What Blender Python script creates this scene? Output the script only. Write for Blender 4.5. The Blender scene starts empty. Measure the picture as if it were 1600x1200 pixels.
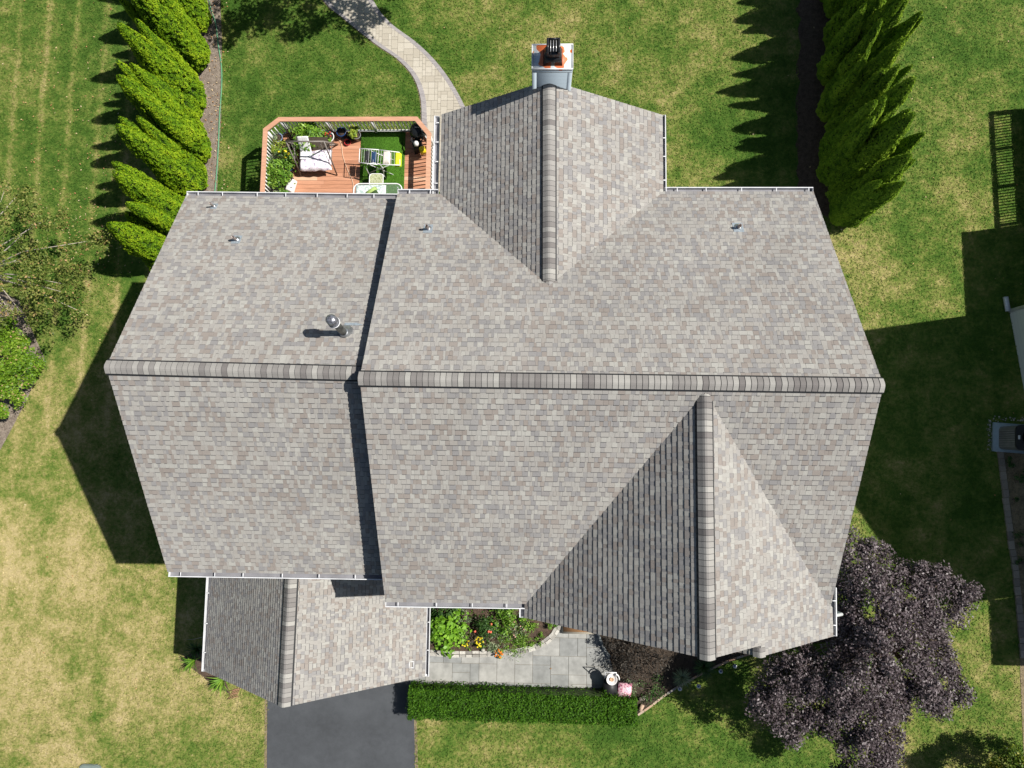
import bpy, math, random
import numpy as np
from mathutils import Vector, noise, Matrix
random.seed(7); rng = np.random.default_rng(7)
S = bpy.context.scene; COL = S.collection
# ---------------------------------------------------------------- camera, sky, sun, exposure
CAMH = 24.0; F = 1099.5
RT = np.array([[0.9993986365, -0.0088166297, 0.0335355380],
               [0.0120060926, 0.9952965486, -0.0961282172],
               [-0.0325302783, 0.0964730400, 0.9948038669]])
cd = bpy.data.cameras.new('camera'); cam = bpy.data.objects.new('camera', cd); COL.objects.link(cam)
cd.sensor_width = 36; cd.lens = F/1600*36; cd.clip_end = 2000; cd.clip_start = .1
cam.matrix_world = Matrix.Translation((0, 0, CAMH)) @ Matrix(RT.tolist()).to_4x4()
S.camera = cam
SUNV = Vector((.795, .1216, 1)).normalized()
w = bpy.data.worlds.new('World'); S.world = w; w.use_nodes = True
nt = w.node_tree; bg = nt.nodes['Background']; sky = nt.nodes.new('ShaderNodeTexSky')
sky.sky_type = 'NISHITA'; sky.sun_disc = False
sky.sun_elevation = math.asin(SUNV.z); sky.sun_rotation = math.atan2(SUNV.x, SUNV.y)
nt.links.new(sky.outputs[0], bg.inputs[0]); bg.inputs[1].default_value = .05
sl = bpy.data.lights.new('sun', 'SUN'); sl.energy = 5; sl.angle = math.radians(.53); sl.color = (1, .955, .89)
so = bpy.data.objects.new('sun', sl); COL.objects.link(so); so.rotation_euler = SUNV.to_track_quat('Z', 'Y').to_euler()
so.location = (20, 5, 40)
S.view_settings.view_transform = 'Standard'; S.view_settings.look = 'None'
S.view_settings.exposure = .46; S.view_settings.gamma = 1
S.render.engine = 'CYCLES'; S.cycles.max_bounces = 5

# ---------------------------------------------------------------- helpers
def ray(u, v): return RT @ np.array([(u-800)/F, -(v-600)/F, -1.])
def at(u, v, z=0.):                      # pixel of the photograph -> point at height z
    k = ray(u, v); p = np.array([0, 0, CAMH]) + k*(z-CAMH)/k[2]
    return Vector((float(p[0]), float(p[1]), z))
class Plane:
    def __init__(s, a, b, c):
        s.a = Vector(a); n = (Vector(b)-s.a).cross(Vector(c)-s.a).normalized()
        s.n = n if n.z > 0 else -n
    def pix(s, u, v):
        k = Vector(ray(u, v)); o = Vector((0, 0, CAMH)); return o + k*((s.a-o).dot(s.n)/k.dot(s.n))
    def z(s, x, y): return s.a.z - (s.n.x*(x-s.a.x)+s.n.y*(y-s.a.y))/s.n.z
    def up(s, x, y): return Vector((x, y, s.z(x, y)))
def clip(poly, cl):                      # convex clip in 2D (Sutherland-Hodgman), cl counter-clockwise
    out = poly
    for i in range(len(cl)):
        a, b = cl[i], cl[(i+1) % len(cl)]; inp = out; out = []
        if not inp: return []
        ex, ey = b[0]-a[0], b[1]-a[1]
        d = [ex*(p[1]-a[1])-ey*(p[0]-a[0]) for p in inp]
        for j in range(len(inp)):
            p, q, dp, dq = inp[j], inp[(j+1) % len(inp)], d[j], d[(j+1) % len(inp)]
            if dp >= 0: out.append(p)
            if (dp > 0 > dq) or (dp < 0 < dq):
                t = dp/(dp-dq); out.append((p[0]+t*(q[0]-p[0]), p[1]+t*(q[1]-p[1])))
    return out
def ccw(p):
    a = sum(p[i][0]*p[(i+1) % len(p)][1]-p[(i+1) % len(p)][0]*p[i][1] for i in range(len(p)))
    return p if a > 0 else p[::-1]
def hull(p):
    p = sorted(set((round(a, 5), round(b, 5)) for a, b in p)); o = []
    for seq in (p, p[::-1]):
        h = []
        for q in seq:
            while len(h) > 1 and (h[-1][0]-h[-2][0])*(q[1]-h[-2][1])-(h[-1][1]-h[-2][1])*(q[0]-h[-2][0]) <= 0: h.pop()
            h.append(q)
        o += h[:-1]
    return o
def inside(x, y, poly):
    c = False; n = len(poly)
    for i in range(n):
        x1, y1 = poly[i]; x2, y2 = poly[i-1]
        if (y1 > y) != (y2 > y) and x < (x2-x1)*(y-y1)/(y2-y1)+x1: c = not c
    return c

class MB:
    def __init__(s): s.v = []; s.f = []; s.t = []; s.cur = .5; s.arr = []
    def face(s, pts, tint=None):
        n = len(s.v); s.v += [tuple(p) for p in pts]; s.f.append(tuple(range(n, n+len(pts))))
        s.t.append(s.cur if tint is None else tint)
    def box(s, c, d, rz=0, tint=None, taper=1):
        cx, cy, cz = c; x, y, z = d[0]/2, d[1]/2, d[2]/2; co, si = math.cos(rz), math.sin(rz); P = []
        for sz in (-1, 1):
            k = taper if sz > 0 else 1
            for sx, sy in ((-1, -1), (1, -1), (1, 1), (-1, 1)):
                a, b = sx*x*k, sy*y*k; P.append((cx+a*co-b*si, cy+a*si+b*co, cz+sz*z))
        n = len(s.v); s.v += P
        for f in ((3, 2, 1, 0), (4, 5, 6, 7), (0, 1, 5, 4), (1, 2, 6, 5), (2, 3, 7, 6), (3, 0, 4, 7)):
            s.f.append(tuple(n+i for i in f)); s.t.append(s.cur if tint is None else tint)
    def bar(s, p, q, w_, h_, tint=None, up=(0, 0, 1)):
        p, q = Vector(p), Vector(q); d = (q-p).normalized(); u = Vector(up)
        if abs(d.dot(u)) > .97: u = Vector((0, 1, 0))
        r = d.cross(u).normalized()*(w_/2); t = r.cross(d).normalized()*(h_/2); n = len(s.v)
        for o in (p, q): s.v += [tuple(o-r-t), tuple(o+r-t), tuple(o+r+t), tuple(o-r+t)]
        for f in ((0, 1, 2, 3), (7, 6, 5, 4), (0, 4, 5, 1), (1, 5, 6, 2), (2, 6, 7, 3), (3, 7, 4, 0)):
            s.f.append(tuple(n+i for i in f)); s.t.append(s.cur if tint is None else tint)
    def tube(s, pts, r, n=8, tint=None, cap=True):
        pts = [Vector(p) for p in pts]; rs = r if isinstance(r, (list, tuple)) else [r]*len(pts); base = len(s.v)
        for i, p in enumerate(pts):
            d = (pts[min(i+1, len(pts)-1)]-pts[max(i-1, 0)]).normalized()
            u = Vector((0, 0, 1)) if abs(d.z) < .9 else Vector((1, 0, 0)); a = d.cross(u).normalized(); b = d.cross(a)
            for k in range(n):
                th = 2*math.pi*k/n; s.v.append(tuple(p+(a*math.cos(th)+b*math.sin(th))*rs[i]))
        for i in range(len(pts)-1):
            for k in range(n):
                s.f.append((base+i*n+k, base+i*n+(k+1) % n, base+(i+1)*n+(k+1) % n, base+(i+1)*n+k)); s.t.append(s.cur if tint is None else tint)
        if cap:
            s.f.append(tuple(base+k for k in range(n))[::-1]); s.t.append(s.cur if tint is None else tint)
            s.f.append(tuple(base+(len(pts)-1)*n+k for k in range(n))); s.t.append(s.cur if tint is None else tint)
    def lathe(s, c, prof, n=20, tint=None):            # prof = [(r,z)...]
        s_ = len(s.v)
        for r, z in prof:
            for k in range(n):
                th = 2*math.pi*k/n; s.v.append((c[0]+r*math.cos(th), c[1]+r*math.sin(th), c[2]+z))
        for i in range(len(prof)-1):
            for k in range(n):
                s.f.append((s_+i*n+k, s_+i*n+(k+1) % n, s_+(i+1)*n+(k+1) % n, s_+(i+1)*n+k)); s.t.append(s.cur if tint is None else tint)
        s.f.append(tuple(s_+k for k in range(n))[::-1]); s.t.append(.5)
        s.f.append(tuple(s_+(len(prof)-1)*n+k for k in range(n))); s.t.append(.5)
    def prism(s, poly, z0, z1, tint=None):             # vertical extrusion of an xy outline
        poly = ccw([(p[0], p[1]) for p in poly]); n = len(poly)
        s.face([(x, y, z1) for x, y in poly], tint); s.face([(x, y, z0) for x, y in poly][::-1], tint)
        for i in range(n):
            a, b = poly[i], poly[(i+1) % n]; s.face([(a[0], a[1], z0), (b[0], b[1], z0), (b[0], b[1], z1), (a[0], a[1], z1)], tint)
    def leaves(s, P, N, size, aspect=1.8, tint=None, bend=.0):   # P,N arrays: one pointed leaf per point lying across normal N
        P = np.asarray(P, float); n = len(P); N = np.asarray(N, float); N = N/np.linalg.norm(N, axis=1, keepdims=True)
        r = rng.normal(size=(n, 3)); A = np.cross(N, r); A /= np.linalg.norm(A, axis=1, keepdims=True); B = np.cross(N, A)
        sz = (np.asarray(size)*rng.uniform(.65, 1.3, n))[:, None]
        a = A*sz*.5; b = B*sz*.5/aspect
        V = np.stack([P-a, P-b*.9-a*.1, P+a, P+b*.9-a*.1], 1).reshape(-1, 3)
        s.arr.append((V, rng.uniform(0, 1, n) if tint is None else np.asarray(tint)))
    def build(s, name, mat, parent=None, smooth=False, loc=None):
        nv = len(s.v); V = np.array(s.v, dtype=np.float64).reshape(-1, 3); tints = np.array(s.t, dtype=np.float32)
        loops = [i for f in s.f for i in f]; starts = []; k = 0; tot = []
        for f in s.f: starts.append(k); tot.append(len(f)); k += len(f)
        loops = np.array(loops, dtype=np.int32); starts = np.array(starts, dtype=np.int32); tot = np.array(tot, dtype=np.int32)
        for AV, AT in s.arr:
            m = len(AV)//4; base = len(V)
            V = np.vstack([V, AV]); starts = np.concatenate([starts, len(loops)+4*np.arange(m)]).astype(np.int32)
            tot = np.concatenate([tot, np.full(m, 4)]).astype(np.int32)
            loops = np.concatenate([loops, base+np.arange(4*m)]).astype(np.int32); tints = np.concatenate([tints, AT]).astype(np.float32)
        off = Vector((0, 0, 0))
        if parent is not None: off = wloc(parent)
        elif loc is not None: off = Vector(loc)
        V = V-np.array(off)
        me = bpy.data.meshes.new(name); me.vertices.add(len(V)); me.vertices.foreach_set('co', V.astype(np.float32).ravel())
        me.loops.add(len(loops)); me.loops.foreach_set('vertex_index', loops)
        me.polygons.add(len(starts)); me.polygons.foreach_set('loop_start', starts)
        me.polygons.foreach_set('loop_total', tot)
        me.update(calc_edges=True)
        if smooth: me.polygons.foreach_set('use_smooth', [True]*len(starts))
        at_ = me.attributes.new('tint', 'FLOAT', 'FACE'); at_.data.foreach_set('value', tints)
        me.materials.append(mat); o = bpy.data.objects.new(name, me); COL.objects.link(o)
        if parent is not None: o.parent = parent
        elif loc is not None: o.location = loc
        return o
def wloc(o):
    l = Vector(o.location)
    while o.parent: o = o.parent; l = l+Vector(o.location)
    return l
def tag(o, label=None, cat=None, group=None, kind=None):
    if label: o['label'] = label
    if cat: o['category'] = cat
    if group: o['group'] = group
    if kind: o['kind'] = kind
    return o
def thing(name, loc, label, cat, group=None):
    o = bpy.data.objects.new(name, None); COL.objects.link(o); o.location = loc; o.empty_display_size = .2
    return tag(o, label, cat, group)
def copy_thing(src, loc, label, rz=0, sc=(1, 1, 1)):
    c = src.copy(); COL.objects.link(c); c.location = loc; c.rotation_euler = (0, 0, rz); c.scale = sc; c['label'] = label
    for ch in list(src.children):
        d = ch.copy(); COL.objects.link(d); d.parent = c
    return c

# ---------------------------------------------------------------- materials
def lin(c): return tuple((x/12.92 if x <= .04045 else ((x+.055)/1.055)**2.4) for x in (c[0]/255, c[1]/255, c[2]/255))+(1,)
class N:
    def __init__(s, name, rough=.9, spec=.3):
        s.m = bpy.data.materials.new(name); s.m.use_nodes = True; s.t = s.m.node_tree; s.b = s.t.nodes['Principled BSDF']
        s.b.inputs['Roughness'].default_value = rough; s.b.inputs['Specular IOR Level'].default_value = spec
    def n(s, typ, **k):
        x = s.t.nodes.new('ShaderNode'+typ)
        for a, b in k.items(): setattr(x, a, b)
        return x
    def l(s, a, b): s.t.links.new(a, b)
    def co(s):
        if not hasattr(s, '_co'): s._co = s.n('NewGeometry').outputs['Position']
        return s._co
    def noise(s, scale, detail=3, rough=.55, vec=None, dist=0):
        x = s.n('TexNoise'); x.inputs['Scale'].default_value = scale; x.inputs['Detail'].default_value = detail
        x.inputs['Roughness'].default_value = rough; x.inputs['Distortion'].default_value = dist
        s.l(vec if vec is not None else s.co(), x.inputs['Vector']); return x.outputs['Fac']
    def ramp(s, fac, stops, interp='LINEAR'):
        x = s.n('ValToRGB'); cr = x.color_ramp; cr.interpolation = interp
        while len(cr.elements) < len(stops): cr.elements.new(.5)
        for e, (p, c) in zip(cr.elements, stops):
            e.position = p; e.color = c if len(c) == 4 else tuple(c)+(1,)
        s.l(fac, x.inputs[0]); return x.outputs[0]
    def math(s, op, a, b=None, clamp=False):
        x = s.n('Math', operation=op); x.use_clamp = clamp
        for i, q in enumerate((a, b)):
            if q is None: continue
            if isinstance(q, (int, float)): x.inputs[i].default_value = q
            else: s.l(q, x.inputs[i])
        return x.outputs[0]
    def mix(s, f, a, b, mode='MIX'):
        x = s.n('Mix', data_type='RGBA', blend_type=mode)
        for i, q in ((0, f), (6, a), (7, b)):
            if isinstance(q, (int, float)): x.inputs[i].default_value = q
            elif isinstance(q, tuple): x.inputs[i].default_value = q if len(q) == 4 else q+(1,)
            else: s.l(q, x.inputs[i])
        return x.outputs[2]
    def attr(s, name='tint'): return s.n('Attribute', attribute_name=name).outputs['Fac']
    def bump(s, h, strength=.5, dist=.02):
        x = s.n('Bump'); x.inputs['Strength'].default_value = strength; x.inputs['Distance'].default_value = dist
        s.l(h, x.inputs['Height']); s.l(x.outputs[0], s.b.inputs['Normal'])
    def col(s, c):
        if isinstance(c, tuple): s.b.inputs['Base Color'].default_value = c
        else: s.l(c, s.b.inputs['Base Color'])
        return s
def plain(name, c, rough=.6, metal=0, var=.12, scale=6):
    k = N(name, rough); c = c if len(c) == 4 else c+(1,)
    f = k.noise(scale, 4); d = tuple(x*(1-var) for x in c[:3])+(1,); e = tuple(min(1, x*(1+var)) for x in c[:3])+(1,)
    k.col(k.ramp(f, [(.3, d), (.7, e)])); k.b.inputs['Metallic'].default_value = metal; return k.m
def tinted(name, stops, rough=.9, noisecale=60, nvar=.25, interp='LINEAR', bump=0, big=None):
    k = N(name, rough); c = k.ramp(k.attr(), stops, interp)
    f = k.noise(noisecale, 3); g = k.ramp(f, [(.25, (1-nvar,)*3), (.75, (1+nvar,)*3)]); c = k.mix(1., c, g, 'MULTIPLY')
    if big: g2 = k.ramp(k.noise(big[0], 4), [(.3, (1-big[1],)*3), (.7, (1+big[1],)*3)]); c = k.mix(1., c, g2, 'MULTIPLY')
    k.col(c)
    if bump: k.bump(f, bump, .01)
    return k.m
def leafmat(name, stops, rough=.55, trans=.25, spec=.3):
    k = N(name, rough, spec); c = k.ramp(k.attr(), stops); k.col(c)
    tr = k.n('BsdfTranslucent'); k.l(k.mix(1., c, (1.0, 1.15, .5, 1), 'MULTIPLY'), tr.inputs[0])
    mx = k.n('MixShader'); mx.inputs[0].default_value = trans
    k.l(k.b.outputs[0], mx.inputs[1]); k.l(tr.outputs[0], mx.inputs[2]); k.l(mx.outputs[0], k.t.nodes['Material Output'].inputs[0])
    return k.m

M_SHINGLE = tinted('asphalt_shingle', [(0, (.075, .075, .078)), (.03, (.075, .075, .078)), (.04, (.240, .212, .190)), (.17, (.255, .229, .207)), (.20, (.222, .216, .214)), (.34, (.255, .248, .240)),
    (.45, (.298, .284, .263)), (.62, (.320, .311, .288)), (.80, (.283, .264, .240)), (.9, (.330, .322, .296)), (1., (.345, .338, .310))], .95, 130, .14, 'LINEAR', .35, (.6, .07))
M_SHINGLE.node_tree.nodes['Principled BSDF'].inputs['Diffuse Roughness'].default_value = .12
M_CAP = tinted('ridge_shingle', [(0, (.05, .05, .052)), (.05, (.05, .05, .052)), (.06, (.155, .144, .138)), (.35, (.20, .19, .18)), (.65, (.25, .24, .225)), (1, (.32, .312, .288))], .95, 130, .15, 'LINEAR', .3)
M_BLACK = plain('black_vent_plastic', (.018, .019, .021), .6)
M_WHITE = plain('white_gutter_paint', (.64, .65, .66), .5, 0, .12, 3)
M_TROUGH = plain('gutter_inside', (.20, .20, .215), .6, 0, .2, 3)
def siding(name, base):
    k = N(name, .6); sep = k.n('SeparateXYZ'); k.l(k.co(), sep.inputs[0]); fr = k.math('FRACT', k.math('MULTIPLY', sep.outputs[2], 6.6))
    c = k.ramp(fr, [(0, tuple(x*.62 for x in base)), (.07, base), (1, base)]); k.col(c); k.bump(fr, .35, .02); return k.m
M_SIDING = siding('blue_grey_siding', (.285, .345, .39))
M_TRIM = plain('pale_trim', (.40, .47, .52), .6, 0, .05)
M_NSIDING = siding('pale_siding', (.62, .64, .62))
# lawn -----------------------------------------------------------
def lawn_mat(blade=False):
    k = N('grass_blades' if blade else 'lawn_grass', .8 if blade else .95, .1); pos = k.co()
    big = k.noise(.32, 4, .6, dist=.6); med = k.noise(1.7, 6, .75); fine = k.noise(9, 4, .75); vf = k.noise(55, 3, .8)
    sep = k.n('SeparateXYZ'); k.l(pos, sep.inputs[0]); X, Y = sep.outputs[0], sep.outputs[1]
    cen = lambda x, a: k.math('MULTIPLY', k.math('SUBTRACT', x, .5), a)
    dry = k.math('ADD', k.math('ADD', cen(big, .9), cen(med, 1.0)), .365)
    # where the turf is really drier (front left, right strip) or lusher (back, left lawn)
    for (u, v, r, a) in DRY:
        c = at(u, v); dx = k.math('SUBTRACT', X, float(c.x)); dy = k.math('SUBTRACT', Y, float(c.y))
        d2 = k.math('ADD', k.math('MULTIPLY', dx, dx), k.math('MULTIPLY', dy, dy))
        g = k.math('POWER', 2.718, k.math('MULTIPLY', d2, -1/(r*r)))
        dry = k.math('ADD', dry, k.math('MULTIPLY', g, a))
    # mowing stripes on the left lawn
    st = k.math('SINE', k.math('ADD', k.math('MULTIPLY', X, 5.87), k.math('MULTIPLY', k.noise(.5, 2), 1.6)))
    st = k.math('POWER', k.math('MAXIMUM', st, 0.), 3)
    left = k.math('MULTIPLY', k.math('SUBTRACT', -10., X), .5, True)
    back = k.math('MULTIPLY', k.math('SUBTRACT', Y, -1.), .2, True)
    dry = k.math('ADD', dry, k.math('MULTIPLY', k.math('MULTIPLY', st, left), k.math('ADD', k.math('MULTIPLY', back, .13), .04)))
    dry = k.math('ADD', dry, k.math('ADD', cen(fine, .8), cen(vf, .5)))
    c = k.ramp(dry, [(.16, (.040, .092, .012)), (.33, (.072, .132, .020)), (.45, (.128, .172, .034)), (.57, (.208, .214, .062)), (.71, (.33, .285, .115)), (.86, (.42, .345, .175))])
    shade = k.ramp(k.attr() if blade else vf, [(.0, (.72,)*3), (.5, (1,)*3), (1., (1.3,)*3)])
    k.col(k.mix(1., c, shade, 'MULTIPLY'))
    h = k.math('ADD', k.math('MULTIPLY', fine, .6), k.math('MULTIPLY', vf, .6)); k.bump(h, .55, .05) if not blade else None; return k.m
DRY = [(90, 1060, 7, .25), (10, 1010, 3, .10), (60, 850, 3, .06), (150, 720, 3.0, .10), (60, 620, 2.5, .12), (110, 150, 8, -.03), (480, 110, 4, -.05), (760, 60, 4, .03),
       (860, 40, 2, .12), (1000, 120, 3, .07), (1080, 40, 2, .03), (1500, 100, 5, .0), (1350, 430, 2.5, .11), (1450, 330, 4, .05), (1500, 1110, 4, .13), (1120, 1160, 4, -.04), (760, 1150, 2.5, .10),
       (348, 150, .5, .16), (344, 250, .6, .24), (346, 60, .4, .1), (230, 600, 1.4, .05), (1390, 850, 2, .08), (180, 790, 2.5, -.06)]
M_LAWN = lawn_mat(); M_BLADE = lawn_mat(True)
def soil(name, a, b):
    k = N(name, .95); f = k.noise(7, 6, .8); g = k.noise(45, 4, .8); k.col(k.ramp(k.math('MULTIPLY', k.math('ADD', f, g), .5), [(.38, a), (.62, b)])); k.bump(g, .9, .04); return k.m
M_MULCH = soil('mulch', (.085, .062, .045), (.37, .31, .25))
M_SOIL = soil('bed_soil', (.028, .02, .015), (.15, .10, .07))
M_SAND = soil('sandy_soil', (.10, .075, .045), (.36, .29, .18))
k = N('asphalt', .85, .25); f = k.noise(90, 3, .7); g = k.noise(.8, 4)
k.col(k.mix(1., k.ramp(f, [(.3, (.048, .053, .058)), (.7, (.078, .083, .09))]), k.ramp(k.math('ADD', k.math('MULTIPLY', g, .6), k.math('MULTIPLY', k.noise(4, 5, .7), .4)), [(.36, (.80,)*3), (.62, (1.14,)*3)]), 'MULTIPLY')); k.bump(f, .4, .01); M_ASPHALT = k.m
M_BLUESTONE = tinted('bluestone', [(0, (.225, .232, .226)), (.5, (.27, .274, .262)), (1, (.325, .322, .30))], .85, 5, .16, 'LINEAR', 0, (2.2, .16))
M_PAVER = tinted('walk_paver', [(0, (.385, .35, .285)), (.5, (.43, .395, .325)), (1, (.47, .435, .365))], .9, 30, .1)
M_BORDER = tinted('border_paver', [(0, (.27, .25, .25)), (1, (.34, .32, .315))], .9, 30, .1)
M_JOINT = plain('joint_sand', (.20, .18, .145), .95)
def wood(name, stops):
    k = N(name, .75); c = k.ramp(k.attr(), stops); mp = k.n('Mapping'); mp.inputs['Scale'].default_value = (2, 40, 10); k.l(k.co(), mp.inputs[0])
    g = k.ramp(k.noise(1.2, 4, .6, mp.outputs[0]), [(.3, (.78,)*3), (.7, (1.18,)*3)]); k.col(k.mix(1., c, g, 'MULTIPLY')); return k.m
M_DECK = wood('stained_deck_wood', [(0, (.36, .165, .095)), (.5, (.47, .225, .13)), (.9, (.54, .28, .175)), (1, (.60, .38, .25))])
M_RAIL = wood('stained_rail_wood', [(0, (.48, .25, .155)), (1, (.55, .31, .20))])
M_METAL = plain('galvanised_metal', (.42, .44, .46), .35, .85, .25, 14)
M_LEAD = plain('lead_flashing', (.33, .38, .42), .5, .3, .2, 20)
M_GREYMET = plain('grey_powder_coated_steel', (.20, .18, .16), .5, .1)
M_RUST = None
# ---------------------------------------------------------------- ground
def sheet(name, polys, z, mat, kind='structure', thick=0):
    m = MB()
    for p in polys:
        p = ccw([(q[0], q[1]) for q in p]); m.face([(x, y, z) for x, y in p])
        if thick:
            for i in range(len(p)):
                a, b = p[i], p[(i+1) % len(p)]; m.face([(a[0], a[1], z-thick), (b[0], b[1], z-thick), (b[0], b[1], z), (a[0], a[1], z)])
    return tag(m.build(name, mat), kind=kind)
def pp(*uv, z=0): return [at(u, v, z) for u, v in uv]
sheet('lawn', [[(-150, -150), (150, -150), (150, 150), (-150, 150)]], 0, M_LAWN)
sheet('driveway', [[at(418, 1060, .02), at(645, 1040, .02), at(649, 1215, .02), (-3.9, -40), (-8.75, -40), at(417, 1215, .02)]], .02, M_ASPHALT, thick=.02)
sheet('soil_edge', [pp((414, 1060), (418, 1060), (418, 1230), (413, 1230)), pp((645, 1080), (650, 1080), (654, 1230), (648, 1230))], .008, M_SAND)
sheet('mulch_bed', [pp((322, -60), (342, -60), (347, 60), (346, 180), (338, 320), (250, 430), (235, 400), (268, 300), (275, -60))], .012, M_MULCH)
e_ = [(1247+random.uniform(-5, 5), v) for v in range(310, -70, -14)]
sheet('mulch_bed', [pp(*([(1345, -60), (1345, 200), (1330, 345), (1300, 345)]+e_))], .012, soil('dark_mulch', (.035, .022, .014), (.17, .12, .08)))
sheet('mulch_bed', [pp((-60, 640), (-60, 420), (30, 470), (70, 560), (40, 630), (8, 690), (-20, 740))], .012, M_MULCH)
sheet('mulch_bed', [pp((283, 1030), (330, 1000), (360, 1085), (335, 1070), (322, 1062))], .012, M_SOIL)

def tiles(x0, y0, x1, y1, cell, sizes, pieces, z, gap, mat, name, h=.012, rot=0, ox=0, oy=0):
    m = MB(); nx, ny = int((x1-x0)/cell)+1, int((y1-y0)/cell)+1; occ = np.zeros((nx, ny), bool)
    co, si = math.cos(rot), math.sin(rot)
    for j in range(ny):
        for i in range(nx):
            if occ[i, j]: continue
            random.shuffle(sizes)
            for (a, b) in sizes+[(1, 1)]:
                if i+a <= nx and j+b <= ny and not occ[i:i+a, j:j+b].any(): break
            else: a, b = 1, 1
            occ[i:i+a, j:j+b] = True
            X0, Y0 = x0+i*cell+gap/2, y0+j*cell+gap/2; X1, Y1 = x0+(i+a)*cell-gap/2, y0+(j+b)*cell-gap/2
            rect = [(X0, Y0), (X1, Y0), (X1, Y1), (X0, Y1)]
            rect = [(x*co-y*si+ox, x*si+y*co+oy) for x, y in rect]
            t = random.random(); dz = random.uniform(-.001, .001)
            for pc in pieces:
                q = clip(rect, pc)
                if len(q) < 3: continue
                m.face([(x, y, z+h+dz) for x, y in q], t)
                for e in range(len(q)):
                    A, B = q[e], q[(e+1) % len(q)]; m.face([(A[0], A[1], z), (B[0], B[1], z), (B[0], B[1], z+h+dz), (A[0], A[1], z+h+dz)], t)
    return m.build(name, mat)
# curved walkway behind the house
L = [(468, -70), (505, 0), (535, 28), (585, 68), (620, 92), (644, 118), (656, 148), (659, 185), (659, 300)]
Rr = [(555, -70), (583, 0), (610, 36), (650, 66), (680, 95), (705, 128), (727, 168), (745, 215), (748, 300)]
Lw, Rw = [at(*q) for q in L], [at(*q) for q in Rr]
def resample(P, n):
    P = [Vector((p[0], p[1], 0)) for p in P]; out = []; k = len(P)
    for i in range(n+1):
        t = i/n*(k-1); j = min(int(t), k-2); f = t-j
        a, b, c, d = P[max(j-1, 0)], P[j], P[j+1], P[min(j+2, k-1)]
        out.append(.5*((2*b)+(c-a)*f+(2*a-5*b+4*c-d)*f*f+(3*b-a-3*c+d)*f**3))
    return out
Lw, Rw = resample(Lw, 32), resample(Rw, 32)
quads = [ccw([tuple(Lw[i][:2]), tuple(Rw[i][:2]), tuple(Rw[i+1][:2]), tuple(Lw[i+1][:2])]) for i in range(32)]
def lerp(a, b, t): return a+(b-a)*t
BW = .2
In_l = [l+(r-l).normalized()*BW for l, r in zip(Lw, Rw)]; In_r = [r+(l-r).normalized()*BW for l, r in zip(Lw, Rw)]
inner = [ccw([tuple(In_l[i][:2]), tuple(In_r[i][:2]), tuple(In_r[i+1][:2]), tuple(In_l[i+1][:2])]) for i in range(32)]
sheet('walkway_base', quads, .015, M_JOINT, thick=.02)
tag(tiles(-9, 8, 0, 20, .115, [(1, 2), (2, 1), (2, 2), (3, 2), (2, 3), (2, 2)], inner, .015, .008, M_PAVER, 'walkway'), kind='structure')
m = MB()
for (A, B) in ((Lw, In_l), (Rw, In_r)):
    for i in range(32):
        for s_ in range(3):
            a0, a1 = lerp(A[i], A[i+1], s_/3), lerp(A[i], A[i+1], (s_+.95)/3); b0, b1 = lerp(B[i], B[i+1], s_/3), lerp(B[i], B[i+1], (s_+.95)/3)
            m.prism([a0, a1, b1, b0], .015, .03, random.random())
tag(m.build('walkway_border', M_BORDER), kind='structure')
sheet('soil_edge', [[Lw[i], Lw[i+1], Lw[i+1]+(Lw[i+1]-Rw[i+1]).normalized()*.05, Lw[i]+(Lw[i]-Rw[i]).normalized()*.05] for i in range(32)], .006, M_SAND)
# bluestone front walk
walkpoly = ccw([tuple(at(*q)[:2]) for q in ((641, 1030), (641, 1092), (985, 1092), (985, 950), (641, 950))])
sheet('front_walk_base', [walkpoly], .01, M_JOINT, thick=.01)
wp = at(641, 1092)
tag(tiles(float(wp.x)-.1, float(wp.y), 4.2, -2.9, .295, [(2, 2), (2, 2), (3, 2), (2, 3), (2, 1), (2, 2), (1, 2)], [walkpoly], .01, .012, M_BLUESTONE, 'front_walk'), kind='structure')

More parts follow.
